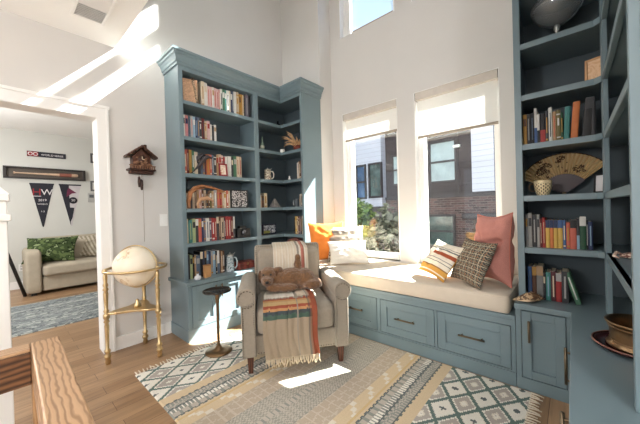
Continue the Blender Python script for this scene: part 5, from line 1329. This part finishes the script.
root = tag(empty('townhouse', (-9.0, FY - .4, -1.0)), 'white lap sided townhouse across the street seen through the left window', 'house')
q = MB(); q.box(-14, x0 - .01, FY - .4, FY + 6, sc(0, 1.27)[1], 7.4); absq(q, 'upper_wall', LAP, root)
q = MB(); q.box(-14, x0 - .01, FY - .1, FY + 6, -1.0, sc(0, 1.27)[1]); absq(q, 'lower_wall', mat('grey_plinth', (110, 104, 108), rough=.8), root)
K2 = (FY - .4) / 9
def s2(x9, z9): return (x9 * K2, 1.2 + (z9 - 1.2) * K2)
win(root, s2(-6.11, 0)[0], s2(-5.65, 0)[0], s2(0, 1.56)[1], s2(0, 2.83)[1], FY - .4, DKT, PG2)
win(root, s2(-5.56, 0)[0], s2(-5.0, 0)[0], s2(0, 1.58)[1], s2(0, 2.84)[1], FY - .4, DKT, PG3, False)
q = MB(); q.box(-14.2, x0 - .01, FY - .6, FY + 6.1, 7.4, 7.6); absq(q, 'roof', DKT, root)
q = MB(); q.box(-30, 16, 3.4, 40, -1.2, -1.0); struct(q.build('ground', mat('street_paving', (128, 124, 118), rough=.95, var=.15, scale=2)))
# shrubs outside the left window
def shrub(name, loc, rx, rz, n, cols, label, seed, leaf=.11):
    root = tag(empty(name, loc), label, 'shrub')
    rr = random.Random(seed)
    q = MB(); q.tube([(0, 0, 0), (.03, .02, rz * .5), (-.02, .0, rz * 1.1)], [.05, .04, .02], n=7)
    for k in range(5):
        a = rr.uniform(0, 6.28); q.tube([(0, 0, rz * .4), (rx * .4 * math.cos(a), rx * .4 * math.sin(a), rz * .9), (rx * .7 * math.cos(a), rx * .7 * math.sin(a), rz * 1.4)], [.025, .018, .006], n=5)
    q.build('stem', mat('bark', (84, 70, 58), rough=.9, var=.2), root)
    ms = [mat('leaf_%d_%d_%d' % c, c, rough=.7, var=.2) for c in cols]
    q = MB()
    for k in range(n):
        th, ph = rr.uniform(0, 2 * PI), math.acos(rr.uniform(-1, 1)); r = rr.uniform(.35, 1.0) ** .6
        c = Vector((rx * r * math.sin(ph) * math.cos(th), rx * r * math.sin(ph) * math.sin(th), rz + rz * r * math.cos(ph)))
        a = Vector((rr.gauss(0, 1), rr.gauss(0, 1), rr.gauss(0, .6))).normalized(); b = a.cross(Vector((rr.gauss(0, 1), rr.gauss(0, 1), rr.gauss(0, 1)))).normalized(); L = leaf * rr.uniform(.6, 1.2)
        vs = [q.bm.verts.new(c + p) for p in (a * L, b * L * .42 + a * L * .2, -a * L * .7, -b * L * .42 + a * L * .2)]
        f = q.bm.faces.new(vs); f.material_index = rr.randrange(len(ms))
    q.build('foliage', ms, root)
shrub('green_shrub', (-4.35, 6.6, .06), .42, .72, 1100, [(72, 96, 42), (98, 116, 60), (48, 68, 32)], 'bright green shrub outside the left window', 2)
shrub('grey_shrub', (-3.36, 6.2, -1.0), .50, 1.15, 1300, [(76, 80, 66), (54, 58, 48), (104, 106, 92)], 'grey green bush at the right side of the left window', 3)
shrub('low_shrub', (-5.6, 7.4, -1.0), .65, .62, 900, [(48, 60, 38), (66, 76, 50), (36, 44, 30)], 'low dark green bush under the left window', 4)
shrub('garden_shrub', (-2.40, 5.6, -1.0), .38, .62, 700, [(76, 88, 56), (100, 110, 80), (52, 64, 40)], 'pale leafy bush at the left side of the right window', 6)
q = MB(); q.box(-4.85, -3.9, 6.2, 7.0, -1.0, .06, bev=.02); tag(q.build('planter', mat('planter_dark', (62, 58, 60), rough=.8)), 'dark raised planter holding the bright green shrub', 'planter')
